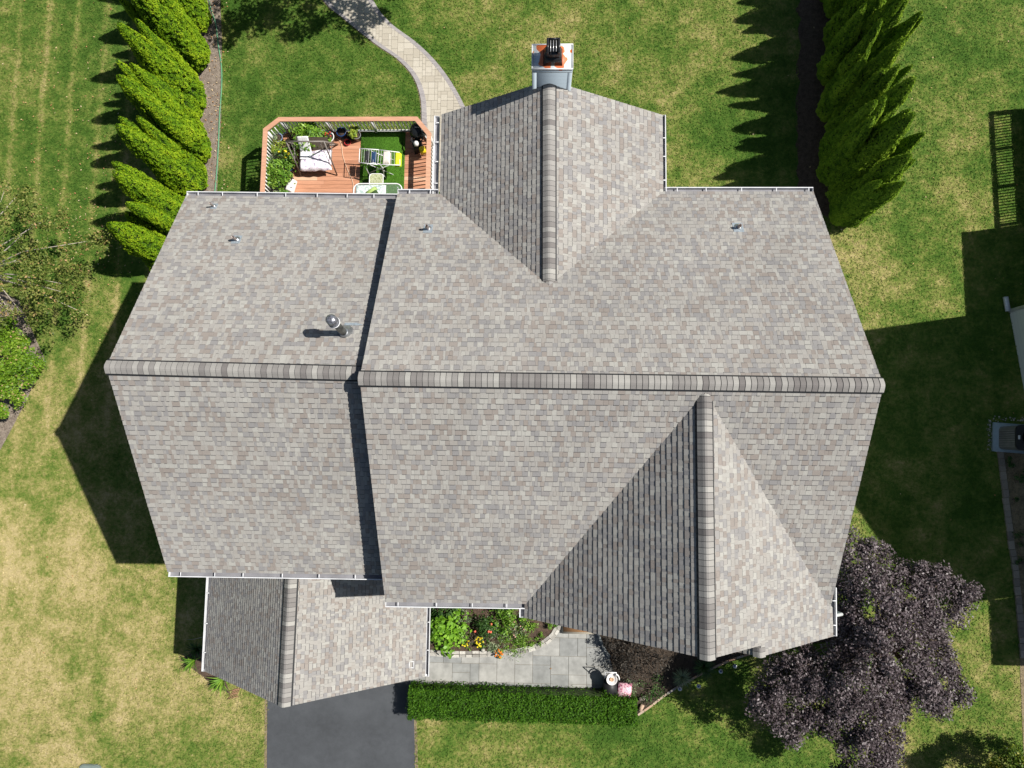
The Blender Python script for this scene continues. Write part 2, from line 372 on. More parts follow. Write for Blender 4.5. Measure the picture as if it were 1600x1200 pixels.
# ---------------------------------------------------------------- house
HR_ = 10.1
house = thing('house', (0, 0, 0), 'large grey shingle roofed house with several gables filling the middle of the plot', 'house')
A_, B_ = at(562, 591, HR_), at(1380, 602, HR_)
P_front = Plane(A_, B_, at(602, 940, 7.15)); P_back = Plane(A_, B_, at(1271, 300, 7.08))
def slope(plane, polys, udir, e=.122, flip=False, name='roof_slope', base=.10, parent=None):
    # polys: convex plan outlines; udir: unit eave direction in plan. Courses of laminated shingle tabs, clipped to outline
    u = Vector((udir[0], udir[1], 0)).normalized(); n = plane.n
    u = (u-n*u.dot(n)).normalized(); v = n.cross(u)
    if v.z < 0: v = -v
    o = plane.a
    def uv(p): d = p-o; return (d.dot(u), d.dot(v))
    def w3(a, b, h=0): return o+u*a+v*b+n*h
    P2 = [hull([uv(plane.up(q[0], q[1])) for q in p]) for p in polys]
    us = [q[0] for p in P2 for q in p]; vs = [q[1] for p in P2 for q in p]
    u0, u1, v0, v1 = min(us), max(us), min(vs), max(vs); m = MB(); j = 0; vv = v0
    prev = None
    while vv < v1:
        x = u0-random.random()*.3
        thick = random.random() < .5
        row = random.uniform(-.06, .06)
        while x < u1:
            wd = random.choice((.07, .09, .10, .12, .14, .17)) if thick else random.choice((.05, .07, .08, .10, .12))
            t = .015 if thick else .011
            tint = min(1, max(.05, random.gauss(.55, .27)+row)) if random.random() < .8 else random.uniform(.05, .3); rect = [(x, vv), (x+wd-.003, vv), (x+wd-.003, vv+e), (x, vv+e)]
            for pc in P2:
                q = clip(rect, pc)
                if len(q) < 3: continue
                hs = [t*(1-(b-vv)/e)*1.0+.003 for a, b in q]
                top = [w3(a, b, h) for (a, b), h in zip(q, hs)]; m.face(top if (u.cross(v)).dot(n) > 0 else top[::-1], tint)
                lo = [w3(a, b, -.004) for a, b in q]
                for i in range(len(q)):
                    k2 = (i+1) % len(q)
                    if abs(q[i][1]-q[k2][1]) < 1e-6 and q[i][1] > vv+e*.9: continue
                    m.face([lo[i], lo[k2], top[k2], top[i]], max(.1, tint*.6))
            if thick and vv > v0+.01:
                for pc in P2:                # butt shadow painted as a dark strip, on the shingle's own granule band
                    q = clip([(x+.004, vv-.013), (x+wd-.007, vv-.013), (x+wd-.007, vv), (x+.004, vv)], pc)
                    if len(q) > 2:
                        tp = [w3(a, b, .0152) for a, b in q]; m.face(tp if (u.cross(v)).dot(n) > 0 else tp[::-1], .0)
            x += wd; thick = (not thick) if random.random() < .8 else thick
        vv += e
    # deck of the roof below the shingles
    for pc in P2:
        a = [w3(x, y, -.002) for x, y in pc]; b = [w3(x, y, -base) for x, y in pc]
        m.face(a, .3); m.face(b[::-1], .3)
        for i in range(len(pc)): k2 = (i+1) % len(pc); m.face([b[i], b[k2], a[k2], a[i]], .3)
    return m.build(name, M_SHINGLE, parent or house)
def ridge(p, q, sl_, sr_, width=.138, e=.118, vent=True, start=0.):
    # p->q ridge line, sl_/sr_ : drop per metre on either side
    p, q = Vector(p), Vector(q); L_ = (q-p).length; d = (q-p).normalized(); s = Vector((0, 0, 1)).cross(d).normalized()
    offs = [-1, -.72, -.42, -.15, .15, .42, .72, 1]; m = MB()
    def prof(dist, h):
        P = []
        for o in offs:
            x = o*width; dr = (sl_ if o < 0 else sr_)*abs(x)
            dr = dr*(1-.35*math.exp(-(o/.35)**2)) + .012*math.exp(-(o/.3)**2)
            P.append(p+d*dist+s*x+Vector((0, 0, .040-dr+h)))
        return P
    x = 0.
    while x < L_:
        x2 = min(x+e, L_); t = min(1, max(.08, random.gauss(.55, .33)))
        a, b = prof(x, .009), prof(x2, .000)
        for i in range(len(offs)-1): m.face([a[i], b[i], b[i+1], a[i+1]], t)
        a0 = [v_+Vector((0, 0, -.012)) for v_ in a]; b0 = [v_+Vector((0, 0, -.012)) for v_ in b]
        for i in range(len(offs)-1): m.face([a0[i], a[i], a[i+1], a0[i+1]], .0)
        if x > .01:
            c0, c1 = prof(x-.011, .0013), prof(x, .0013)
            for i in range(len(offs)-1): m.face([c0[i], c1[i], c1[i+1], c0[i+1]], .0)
        for (k_) in (0, -1): m.face([a[k_], b[k_], b0[k_], a0[k_]], t)
        x += e
    z_ = prof(0, 0); y_ = prof(L_, 0)
    for P in (z_, y_): m.face([v_ for v_ in P]+[P[-1]+Vector((0, 0, -.05)), P[0]+Vector((0, 0, -.05))], .4)
    o = m.build('ridge_cap', M_CAP, house)
    if vent:
        g = MB(); L2 = L_-start
        for sgn, sd in ((-1, sl_), (1, sr_)):
            for (w0, h0, w1) in ((width*.55, .034, width+.03),):
                a = [p+d*dd+s*sgn*ww+Vector((0, 0, hh-sd*ww)) for dd in (start, L_-.01) for ww, hh in ((w0, .0), (w1, -.0), (w1, h0), (w0, h0))]
                A0, A1 = a[:4], a[4:]
                for i in range(4): g.face([A0[i], A0[(i+1) % 4], A1[(i+1) % 4], A1[i]])
                g.face(A0); g.face(A1)
        g.build('ridge_vent', M_BLACK, o)
    return o
def gutter(p, q, out, hangers=.75, first=.3, w_=.125, wall=True):
    p, q = Vector(p), Vector(q); d = (q-p).normalized(); o = Vector((out[0], out[1], 0)).normalized(); m = MB(); L_ = (q-p).length
    def strip(pts): # closed profile (offset, z) swept p->q
        A = [p+o*a+Vector((0, 0, b)) for a, b in pts]; B = [q+o*a+Vector((0, 0, b)) for a, b in pts]
        for i in range(len(pts)): k2 = (i+1) % len(pts); m.face([A[i], A[k2], B[k2], B[i]])
        m.face(A); m.face(B[::-1])
    strip([(w_-.018, .015), (w_+.002, .015), (w_+.002, -.03), (w_-.015, -.10), (w_-.02, -.09)])
    strip([(.0, -.02), (.008, -.02), (.008, -.11), (0, -.11)])
    for e_ in (p, q-d*.006):
        a = [e_+o*x+Vector((0, 0, z)) for x, z in ((0, -.11), (w_-.01, -.11), (w_+.004, .012), (0, .0))]
        b = [x+d*.006 for x in a]; m.face(a); m.face(b)
        for i in range(4): m.face([a[i], a[(i+1) % 4], b[(i+1) % 4], b[i]])
    x = first
    g = m.build('gutter', M_WHITE, house)
    t = MB(); T_ = [(0.008, -.075), (w_-.018, -.075), (w_-.018, -.11), (0.008, -.11)]
    A = [p+o*a+Vector((0, 0, b)) for a, b in T_]; B = [q+o*a+Vector((0, 0, b)) for a, b in T_]
    for i in range(4): t.face([A[i], A[(i+1) % 4], B[(i+1) % 4], B[i]])
    t.build('trough', M_TROUGH, g)
    while x < L_-.1:
        h = MB(); h.bar(p+d*x+o*.005+Vector((0, 0, .005)), p+d*x+o*(w_-.02)+Vector((0, 0, .008)), .022, .012); h.build('hanger', M_WHITE, g); x += hangers*random.uniform(.75, 1.15)
    return g
# main roof
def meet(p1, p2, y):                     # plan point at a given y where two roof planes meet
    # z1(x,y)=z2(x,y), linear in x
    d0 = p1.z(0, y)-p2.z(0, y); d1 = p1.z(1, y)-p2.z(1, y); x = -d0/(d1-d0); return Vector((x, y, p1.z(x, y)))
eL, eM = P_front.pix(602, 940), P_front.pix(820, 943)
eR = P_front.pix(1299, 922); rkR = P_front.pix(1380, 602)
vtop = P_front.pix(1101, 612); vL = P_front.pix(830, 938)
rA, rB = Vector(A_), Vector(B_); rM = rA.lerp(rB, (vtop.x-rA.x)/(rB.x-rA.x))
zf = vtop.z; f0, f1 = at(1102, 614, zf), at(1107, 1030, zf)
PFl = Plane(f0, f1, at(820, 955, 7.15)); PFr = Plane(f0, f1, at(1301, 960, 7.15))
f0 = Vector((f0.x, 0, zf)); f0.y = rM.y-(HR_-zf)/((HR_-7.15)/(rM.y-eM.y))
vL = meet(P_front, PFl, eM.y); vR = meet(P_front, PFr, eM.y+.04)
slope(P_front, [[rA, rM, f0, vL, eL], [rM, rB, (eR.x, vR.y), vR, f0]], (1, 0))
bL, bR = P_back.pix(621, 303), P_back.pix(1271, 300)
bvT = P_back.pix(858, 447); zb = bvT.z; g0, g1 = at(858, 447, zb), at(858, 132, zb)
PGl = Plane(g0, g1, at(684, 240, 7.1)); PGr = Plane(g0, g1, at(1034, 240, 7.1))
bvL, bvR = meet(P_back, PGl, bL.y), meet(P_back, PGr, bR.y)
bm = rA.lerp(rB, (bvT.x-rA.x)/(rB.x-rA.x))
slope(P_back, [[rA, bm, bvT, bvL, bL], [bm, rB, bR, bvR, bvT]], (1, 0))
tanm = math.tan(math.radians(31.3))
ridge(rA-Vector((.03, 0, 0)), rB+Vector((.03, 0, 0)), tanm, tanm)
# left wing roof (lower ridge)
LA, LB = at(166, 573, 9.73), at(568, 583, 9.73)
PLf = Plane(LA, LB, at(262, 893, 6.74)); PLb = Plane(LA, LB, at(291, 306, 6.62))
lf0, lf1 = PLf.pix(262, 893), PLf.pix(603, 898); lb0, lb1 = PLb.pix(291, 306), PLb.pix(622, 311)
LB2 = LA.lerp(LB, (rA.x+.25-LA.x)/(LB.x-LA.x))
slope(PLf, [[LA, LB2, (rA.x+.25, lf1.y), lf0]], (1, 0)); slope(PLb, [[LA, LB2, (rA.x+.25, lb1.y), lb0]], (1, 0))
ridge(LA-Vector((.03, 0, 0)), LB2-Vector((.1, 0, 0)), tanm, tanm)
# back gable
yb = 8.40
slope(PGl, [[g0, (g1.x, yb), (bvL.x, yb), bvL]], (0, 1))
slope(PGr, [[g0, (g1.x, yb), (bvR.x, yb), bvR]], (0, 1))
tg = (zb-7.1)/2.8
ridge((g1.x, yb, zb), (g0.x, g0.y+.12, zb), tg, tg, .14, start=.0)
# front gable with small nested gable sharing its right slope
fl = PFl.pix(820, 965); flb = PFl.pix(820, 943); yF = f1.y
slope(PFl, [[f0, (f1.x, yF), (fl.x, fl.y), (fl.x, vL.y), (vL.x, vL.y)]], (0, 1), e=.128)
nr = PFr.pix(1188, 1026); fr0 = PFr.pix(1301, 990); frt = PFr.pix(1300, 918)
nb = Vector((nr.x, yF, 0))
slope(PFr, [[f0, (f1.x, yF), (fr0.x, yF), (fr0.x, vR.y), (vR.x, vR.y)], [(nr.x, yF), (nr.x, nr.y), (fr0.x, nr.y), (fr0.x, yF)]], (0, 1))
tf = (zf-7.15)/3.5
ridge((f1.x, yF-.03, zf), (f0.x, f0.y-.05, zf), tf, tf, .15, start=.0)
nz = PFr.z(nr.x, nr.y); PN = Plane((nr.x, nr.y, nz), (nr.x, nr.y+1, nz), (nr.x-1, nr.y, nz-tf))
slope(PN, [[(nr.x, nr.y), (nr.x, yF+.25), (nr.x-1.6, yF+.25), (nr.x-1.6, nr.y)]], (0, 1))
ridge((nr.x, nr.y-.02, nz), (nr.x, yF-.05, nz-.01), tf, tf, .13, vent=False)
# garage roof
q0, q1 = at(456, 893, 5.62), at(440, 1105, 5.62)
gx = (q0.x+q1.x)/2; q0, q1 = Vector((gx+.02, -2.6, 5.62)), Vector((gx-.02, q1.y, 5.62))
PQl = Plane(q0, q1, at(321, 1050, 3.0)); PQr = Plane(q0, q1, at(665, 1055, 3.0))
ql = at(320, 1057, 3.0); qr = at(664, 1060, 3.0); qn = at(667, 945, 3)
slope(PQl, [[q0, q1, (ql.x, q1.y+.02), (ql.x, -2.6)]], (0, 1), e=.11); slope(PQr, [[q0, q1, (qr.x, q1.y+.02), (qn.x, -2.6)]], (0, 1), e=.11)
tq = (5.62-3.0)/3.24
ridge(q1, (q0.x, -2.75, 5.62), tq, tq, .16)
# gutters
G_ = .0
gutter(PLf.pix(263, 893)+Vector((0, 0, -.02)), PLf.pix(600, 898)+Vector((0, 0, -.02)), (0, -1), .85)
gutter(eL+Vector((0, 0, -.02)), eM+Vector((0, 0, -.02)), (0, -1), .95)
gutter(Vector((fl.x, flb.y-.1, fl.z-.02)), Vector((fl.x, fl.y, fl.z-.02)), (-1, 0), 5, 5)
gutter(PLb.pix(291, 306)+Vector((0, 0, -.02)), PLb.pix(621, 310)+Vector((0, 0, -.02)), (0, 1), .8)
gutter(bL+Vector((0, 0, -.02)), bvL+Vector((-.05, 0, -.02)), (0, 1), .6)
gutter(bvR+Vector((.05, 0, -.02)), bR+Vector((0, 0, -.02)), (0, 1), .85)
gutter((at(685, 240, 7.1).x, bvL.y, 7.08), (at(685, 240, 7.1).x, yb, 7.08), (-1, 0), .55)
gutter((at(1033, 240, 7.1).x, bvR.y, 7.08), (at(1033, 240, 7.1).x, yb, 7.08), (1, 0), .6)
gutter((frt.x-.02, frt.y, 7.13), (fr0.x-.02, nr.y, 7.13), (1, 0), .5)
gutter((ql.x, -3.2, 2.98), (ql.x, q1.y+.02, 2.98), (-1, 0), .8, w_=.11)
gutter((qr.x, -3.2, 2.98), (qr.x, q1.y+.02, 2.98), (1, 0), .75, w_=.11)
for xa, xb in ((ql.x-.11, ql.x+.28), (qr.x-.42, qr.x+.11)):
    m = MB(); m.box(((xa+xb)/2, q1.y+.035, 2.9), (xb-xa, .06, .09)); m.build('eave_return', M_WHITE, house)
# walls
def block(x0, x1, y0, y1, z1, ridge_z, axis, parent=house, mat=M_SIDING, name='wall', z0=0.):
    m = MB(); m.box(((x0+x1)/2, (y0+y1)/2, (z0+z1)/2), (x1-x0, y1-y0, z1-z0))
    if ridge_z:
        if axis == 'x':
            ym = (y0+y1)/2; A = [(x0, y0, z1), (x0, y1, z1), (x0, ym, ridge_z)]; B = [(x1, p[1], p[2]) for p in A]
        else:
            xm = (x0+x1)/2; A = [(x0, y0, z1), (x1, y0, z1), (xm, y0, ridge_z)]; B = [(p[0], y1, p[2]) for p in A]
        m.face(A); m.face(B[::-1])
        for i in range(3): m.face([A[i], A[(i+1) % 3], B[(i+1) % 3], B[i]])
    return m.build(name, mat, parent)
block(-3.2, 6.5, -3.15, 6.05, 6.95, 9.75, 'x'); block(-8.65, -3.2, -2.65, 6.1, 6.6, 9.35, 'x')
block(-2.15, 2.75, 6.05, 8.1, 6.95, 8.4, 'y'); block(1.7, 6.5, -3.6, -3.15, 6.8, 0, 'y')
block(-9.3, -3.45, -6.25, -2.65, 2.85, 5.2, 'y')
def win(c, wdt, hgt, axis, parent=house):
    f = MB(); g = MB(); x, y, z = c
    if axis == 'y': f.box(c, (wdt, .06, hgt)); g.box((x, y-.01 if y < 0 else y+.01, z), (wdt-.14, .06, hgt-.14))
    else: f.box(c, (.06, wdt, hgt)); g.box((x+(.01 if x > 0 else -.01), y, z), (.06, wdt-.14, hgt-.14))
    o = f.build('window', M_WHITE, parent); g.build('pane', M_GLASS, o)
k = N('window_glass', .05, .8); k.col((.03, .04, .05, 1)); M_GLASS = k.m
for c in ((6.52, -1., 5.4), (6.52, 3.6, 5.4), (6.52, 3.6, 2.), (-8.68, 0., 5.2), (-8.68, 3.6, 5.2), (-8.68, 3.6, 2.)): win(c, 1.1, 1.4, 'x')
for c in ((3.2, -3.62, 5.), (5., -3.62, 5.), (5.6, 6.07, 5.), (-6, 6.12, 5.), (0.9, -3.17, 5), (-1.8, -3.17, 5.), (5, 6.07, 2.), (3.2, -3.62, 1.9)): win(c, 1.1, 1.4, 'y')
m = MB()
for i in range(4): m.box((-6.4, -6.28, .35+.6*i), (4.4, .05, .585))
m.build('garage_door', M_WHITE, house)
m = MB(); m.box((1.15, -3.18, 1.15), (1.0, .06, 2.1)); d_ = m.build('door', plain('stained_door', (.25, .11, .05), .5), house)
# porch floor and mat at the front door
a, b = at(878, 990, .12), at(938, 991, .12); m = MB(); m.box(((a.x+b.x)/2, (a.y-3.2)/2, .06), (b.x-a.x, abs(a.y+3.2), .12)); m.build('porch_step', tinted('pale_stone_step', [(0, (.36, .32, .25)), (1, (.44, .40, .32))]), house)
a, b = at(880, 987, .14), at(935, 988, .14); m = MB(); m.box(((a.x+b.x)/2, a.y+.4, .131), (b.x-a.x, .8, .02))
tag(m.build('door_mat', plain('brown_coir', (.34, .18, .08), .95, 0, .3, 60), loc=((a.x+b.x)/2, a.y+.4, .12)), 'brown coir mat on the step under the front gable', 'door mat')
# chimney --------------------------------------------------------
cx0, cx1, cy0, cy1, cz = -.15, .755, 8.29, 8.87, 9.4
m = MB(); m.box(((cx0+cx1)/2, (cy0+cy1)/2, cz/2-.03), (cx1-cx0-.06, cy1-cy0-.04, cz-.06)); ch = m.build('chimney', M_SIDING, house)
m = MB()
for x in (cx0+.06, cx1-.06):
    for y in (cy0+.05, cy1-.05): m.box((x, y, cz/2-.03), (.10, .08, cz-.07))
m.box(((cx0+cx1)/2, cy0+.012, cz-.09), (cx1-cx0-.04, .03, .06)); m.build('corner_trim', M_TRIM, ch)
k = N('chimney_top_metal', .45, .4); pos = k.co(); sp = k.n('SeparateXYZ'); k.l(pos, sp.inputs[0])
ax, ay = (cx0+cx1)/2+.03, (cy0+cy1)/2+.02
dx = k.math('MULTIPLY', k.math('SUBTRACT', sp.outputs[0], ax), 2.5); dy = k.math('MULTIPLY', k.math('SUBTRACT', sp.outputs[1], ay), 3.7)
ax, ay = ax, ay
r2 = k.math('SQRT', k.math('ADD', k.math('MULTIPLY', dx, dx), k.math('MULTIPLY', dy, dy)))
rr = k.math('ADD', r2, k.math('MULTIPLY', k.math('SUBTRACT', k.noise(5.5, 1, .4), .5), 2.1))
k.col(k.ramp(rr, [(.0, (.55, .11, .03)), (.93, (.58, .16, .06)), (.96, (.75, .45, .28)), (.99, (.52, .57, .58)), (1, (.56, .61, .62))])); M_CTOP = k.m
m = MB(); m.box(((cx0+cx1)/2, (cy0+cy1)/2, cz-.015), (cx1-cx0, cy1-cy0, .035)); cc = m.build('chimney_top', M_CTOP, ch)
m = MB()
for (c, d) in ((((cx0+cx1)/2, cy0+.01, cz+.01), (cx1-cx0, .02, .03)), (((cx0+cx1)/2, cy1-.01, cz+.01), (cx1-cx0, .02, .03)), ((cx0+.01, (cy0+cy1)/2, cz+.01), (.02, cy1-cy0-.04, .03)), ((cx1-.01, (cy0+cy1)/2, cz+.01), (.02, cy1-cy0-.04, .03))): m.box(c, d)
m.build('chimney_rim', M_WHITE, ch)
b0 = at(863, 103, 9.42); hx, hy = b0.x+.01, b0.y+.2
m = MB(); m.box((hx, hy, cz+.11), (.42, .38, .20), 0, None, .72); m.box((hx, hy, cz+.27), (.27, .26, .14)); fl_ = m.build('flue_cowl', plain('black_painted_steel', (.012, .012, .013), .35), ch)
m = MB(); zt = cz+.47
m.box((hx, hy, zt-.12), (.29, .30, .05)); m.box((hx-.12, hy, zt-.03), (.05, .30, .13)); m.box((hx+.12, hy, zt-.03), (.05, .30, .13)); m.box((hx, hy+.135, zt-.03), (.19, .03, .13))
m.build('cowl_frame', plain('black_enamel', (.02, .02, .022), .3), fl_)
m = MB()
for i, x in enumerate((-.06, 0, .06)): m.tube([(hx+x, hy-.14, zt+.01), (hx+x, hy+.10, zt+.01)], .012, 8)
m.build('cowl_bars', plain('grey_steel_bar', (.5, .5, .5), .3, .6), fl_)
# plumbing vents and flue ----------------------------------------
def vent(u, v, plane, h, r, label=None):
    b = plane.pix(u, v); m = MB(); m.lathe((b.x, b.y, b.z-.1), [(r, 0), (r, h+.1), (r*.8, h+.1), (r*.8, h)], 14)
    o = m.build('vent_pipe', plain('copper_tipped_pipe', (.30, .26, .24), .4, .6), house)
    g = MB(); g.lathe((b.x, b.y, b.z-.06), [(r*3.0, 0), (r*2.5, .06), (r*1.15, .13), (r*1.05, .13)], 16); g.build('pipe_boot', M_METAL, o)
    f_ = MB(); up = Vector((0, 1, 0)) if plane in (P_front, PLf) else Vector((0, -1, 0))
    P = [plane.up(b.x+dx*r*3.0, b.y+dy*r*3.4)+plane.n*.014 for dx, dy in ((-1, -1), (1, -1), (1, 1), (-1, 1))]
    P2 = [p+plane.n*.004 for p in P]; f_.face(P2 if (P2[1]-P2[0]).cross(P2[2]-P2[1]).z > 0 else P2[::-1])
    for i in range(4): f_.face([P[i], P[(i+1) % 4], P2[(i+1) % 4], P2[i]])
    f_.build('flashing', M_LEAD, o); return o
vent(335, 323, PLb, .26, .026); vent(370, 375, PLb, .24, .036); vent(669, 358, P_back, .26, .036); vent(1153, 356, P_back, .20, .04)
b = PLb.pix(539, 521); tp = at(522, 504, b.z+.80); ax_ = (tp-b).normalized(); m = MB(); m.tube([b-ax_*.1, tp], .078, 16); fo = m.build('flue_pipe', plain('dark_brushed_steel', (.16, .165, .155), .4, .8, .4, 10), house, True)
m = MB(); m.lathe(b, [(.2, -.08), (.17, -.01), (.10, .09), (.095, .12)], 18); m.build('flue_collar', M_METAL, fo)
m = MB(); m.tube([tp-ax_*.005, tp+ax_*.012], [.125, .125], 18); m.build('clamp_ring', M_WHITE, fo)
m = MB(); m.tube([tp+ax_*.014, tp+ax_*.02, tp+ax_*.05, tp+ax_*.06, tp+ax_*.13, tp+ax_*.14, tp+ax_*.22, tp+ax_*.25, tp+ax_*.27], [.085, .118, .118, .09, .09, .115, .112, .08, .03], 18); m.build('flue_cap', plain('mottled_steel', (.22, .225, .25), .35, .6, .7, 28), fo)
c = PLb.pix(553, 508); m = MB(); P = [PLb.up(c.x+dx, c.y+dy)+PLb.n*.014 for dx, dy in ((-.22, -.06), (.04, -.02), (.20, .0), (.02, .06), (-.2, .08))]
m.face(P); m.face([p-PLb.n*.01 for p in P][::-1]); m.build('flashing', M_LEAD, fo)
# small white framed box and a loop of wire near the garage roof corner
c = PQr.pix(643, 1038); m = MB()
for dx, dy, a, b_ in ((-.055, 0, .018, .17), (.055, 0, .018, .17), (0, .085, .128, .018), (0, -.085, .128, .018)): m.box((c.x+dx, c.y+dy, c.z+.02-dx*tq), (a, b_, .03))
m.build('roof_marker_frame', M_WHITE, house)
m = MB(); a = at(1303, 962, 7.0); m.tube([a, a+Vector((.28, -.02, -.25)), a+Vector((.22, -.02, -.9))], .04, 8); m.tube([(6.6, a.y-.02, 6.2), (6.6, a.y-.02, .2)], .04, 8); m.build('downspout', plain('grey_downspout', (.42, .44, .43), .5), house)

# ================================================================ grass blades over the lawn
def blades(n, keep, size=.07):
    P = []
    xs = rng.uniform(-20.5, 17.5, n); ys = rng.uniform(-11.5, 17, n)
    bad = [(-8.5, 6.3, -2.8, 6.0), (-3.2, 6.6, -3.6, 6.0), (-9.2, -3.5, -6.2, -2.8), (-2.1, 2.7, 6, 8.1), (-8.75, -3.85, -12, -5.9), (-9.4, -2.5, 6.1, 10.9)]
    ok = np.ones(n, bool)
    for a, b_, c_, d_ in bad: ok &= ~((xs > a) & (xs < b_) & (ys > c_) & (ys < d_))
    XY = np.stack([xs, ys], 1)[ok]
    for poly in keep:
        poly = [(p[0], p[1]) for p in poly]; x, y = XY[:, 0], XY[:, 1]; c = np.zeros(len(x), bool)
        for i in range(len(poly)):
            x1, y1 = poly[i]; x2, y2 = poly[i-1]
            with np.errstate(divide='ignore', invalid='ignore'):
                c ^= ((y1 > y) != (y2 > y)) & (x < (x2-x1)*(y-y1)/((y2-y1) or 1e-9)+x1)
        XY = XY[~c]
    m = len(XY); Pn = np.column_stack([XY, rng.uniform(.015, .045, m)])
    Nn = rng.normal(size=(m, 3))*.55; Nn[:, 2] = 1
    b = MB(); b.leaves(Pn, Nn, np.full(m, size), 3.2); return b
beds = [pp((322, -60), (342, -60), (347, 60), (346, 180), (338, 320), (200, 470), (180, 380), (235, 200), (255, -60)), pp((1248, -60), (1345, -60), (1345, 200), (1330, 345), (1300, 345), (1246, 300)),
        pp((-60, 640), (-60, 420), (30, 470), (70, 560), (40, 630), (8, 690), (-20, 740)), [Lw[i] for i in range(33)]+[Rw[32-i] for i in range(33)], list(walkpoly),
        pp((930, 960), (930, 1040), (985, 1118), (1000, 1116), (1045, 1082), (1115, 1040), (1180, 1020), (1300, 1000), (1300, 900)), pp((1556, 700), (1590, 960), (1605, 1300), (1900, 1300), (1900, 560), (1600, 560)), pp((283, 1030), (330, 1000), (360, 1085), (335, 1070))]
tag(blades(420000, beds).build('grass', M_BLADE), kind='stuff')

# ================================================================ hedge trees (two rows)
M_ARB_L = leafmat('lime_conifer_foliage', [(0, (.025, .07, .003)), (.35, (.095, .20, .006)), (.65, (.175, .29, .008)), (1, (.27, .37, .012))], .7, .18, .15)
M_ARB_R = leafmat('deep_green_conifer_foliage', [(0, (.045, .11, .008)), (.5, (.14, .25, .016)), (1, (.28, .40, .03))], .7, .22, .15)
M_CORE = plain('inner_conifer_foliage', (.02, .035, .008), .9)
M_BARK = plain('bark', (.16, .12, .09), .9, 0, .35, 12)
def conifer(name, loc, label, group, mat, leaders, seed, dens=1.):
    t = thing(name, loc, label, 'tree', group); rs = np.random.default_rng(seed); L0 = Vector(loc)
    lv = MB(); core = MB(); sv = Vector((seed*3.1, seed*1.7, 0))
    def rad(f, R): return R*(min(1, (f+.07)/.2)**.6)*max(0, 1-f)**EXP*(1.0+.10*math.sin(f*9+seed))
    EXP = .60 if 'lime' in label else .66
    for (bx, by, tx, ty, H, R) in leaders:
        n = int(15000*dens*H/4.3*R/.5); P = []; Nn = []; T = []
        rnd = rs.random((n, 3)); nrm = rs.normal(size=(n, 4))
        for i in range(n):
            f = (1-rnd[i, 0]**.62)*.97+.02; th = rnd[i, 1]*2*math.pi
            dx, dy = math.cos(th), math.sin(th); q = sv+Vector((dx*R*2.4+bx, dy*R*2.4+by, f*H*1.2)); q2 = sv+Vector((dx*R*7, dy*R*7, f*H*6.))
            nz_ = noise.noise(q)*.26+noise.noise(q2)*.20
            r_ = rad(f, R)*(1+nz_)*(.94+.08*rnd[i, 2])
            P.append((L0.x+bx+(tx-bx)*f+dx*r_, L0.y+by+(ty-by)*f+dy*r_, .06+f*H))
            Nn.append((dx*.85+nrm[i, 0]*.34, dy*.85+nrm[i, 1]*.34, .38+nrm[i, 2]*.34)); T.append(min(1, max(0, .5+nz_*1.9+nrm[i, 3]*.16)))  # crevice shade put into the leaf tint: recessed foliage darker, bumps lighter
        lv.leaves(P, Nn, np.full(n, .058), 1.4, T)
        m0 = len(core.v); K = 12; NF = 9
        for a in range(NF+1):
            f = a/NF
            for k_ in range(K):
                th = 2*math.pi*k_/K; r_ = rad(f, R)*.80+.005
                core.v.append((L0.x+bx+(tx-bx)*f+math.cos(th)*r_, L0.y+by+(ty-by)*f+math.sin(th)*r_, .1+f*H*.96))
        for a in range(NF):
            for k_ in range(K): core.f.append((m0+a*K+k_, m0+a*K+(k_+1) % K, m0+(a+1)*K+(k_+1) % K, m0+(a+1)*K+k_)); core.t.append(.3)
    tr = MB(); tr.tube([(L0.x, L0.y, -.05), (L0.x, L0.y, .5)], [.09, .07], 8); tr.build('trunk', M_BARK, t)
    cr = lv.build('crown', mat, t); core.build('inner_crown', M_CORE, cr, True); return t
def mk(seed, n, H, R, spread=.38):
    r_ = random.Random(seed); out = [(0, 0, r_.uniform(-.05, .05), r_.uniform(-.05, .05), H, R)]
    for i in range(n-1):
        a = r_.uniform(0, 6.28) if i else r_.uniform(1, 2.2); s_ = r_.uniform(.6, 1)*spread
        out.append((math.cos(a)*s_*.6, math.sin(a)*s_*.6, math.cos(a)*s_*1.25, math.sin(a)*s_*1.25, H*r_.uniform(.72, .95), R*r_.uniform(.62, .8)))
    return out
posL = ['topmost and mostly cut off', 'second from the back of the row', 'third from the back with two merged tips', 'fourth from the back with three tips', 'midway down the row', 'just behind the rear roof corner', 'nearest the house partly under the roof edge', 'last of the row with blunt tip']
left_px = [(312, -26), (312, 37), (311, 100), (310, 165), (308, 230), (306, 292), (298, 350), (266, 402)]
Hs = [4.3, 4.2, 4.5, 4.35, 4.4, 4.25, 4.1, 3.6]
for i, (u, v) in enumerate(left_px):
    p = at(u, v); p.z = 0
    conifer('hedge_conifer', p, 'lime green columnar conifer in the left row, '+posL[i], 'conifers in the left row', M_ARB_L, mk(i+11, 4 if i < 7 else 2, Hs[i]+.5*(i < 7), .70, .72), i+1)
posR = ['mostly cut off at the top', 'second from the back of the row', 'third from the back with a bright tip', 'fourth from the back leaning outward', 'middle of the row above a pale gap', 'second nearest the house', 'nearest the house']
right_px = [(1308, 8), (1308, 66), (1310, 122), (1306, 180), (1310, 240), (1310, 286), (1318, 322)]
HR2 = [4.5, 4.6, 4.9, 4.5, 4.9, 4.9, 4.3]
for i, (u, v) in enumerate(right_px):
    p = at(u, v); p.z = 0
    conifer('hedge_conifer', p, 'dark green columnar conifer in the right row, '+posR[i], 'conifers in the right row', M_ARB_R, mk(i+31, 5, HR2[i]+.05, .70, .80), i+20)

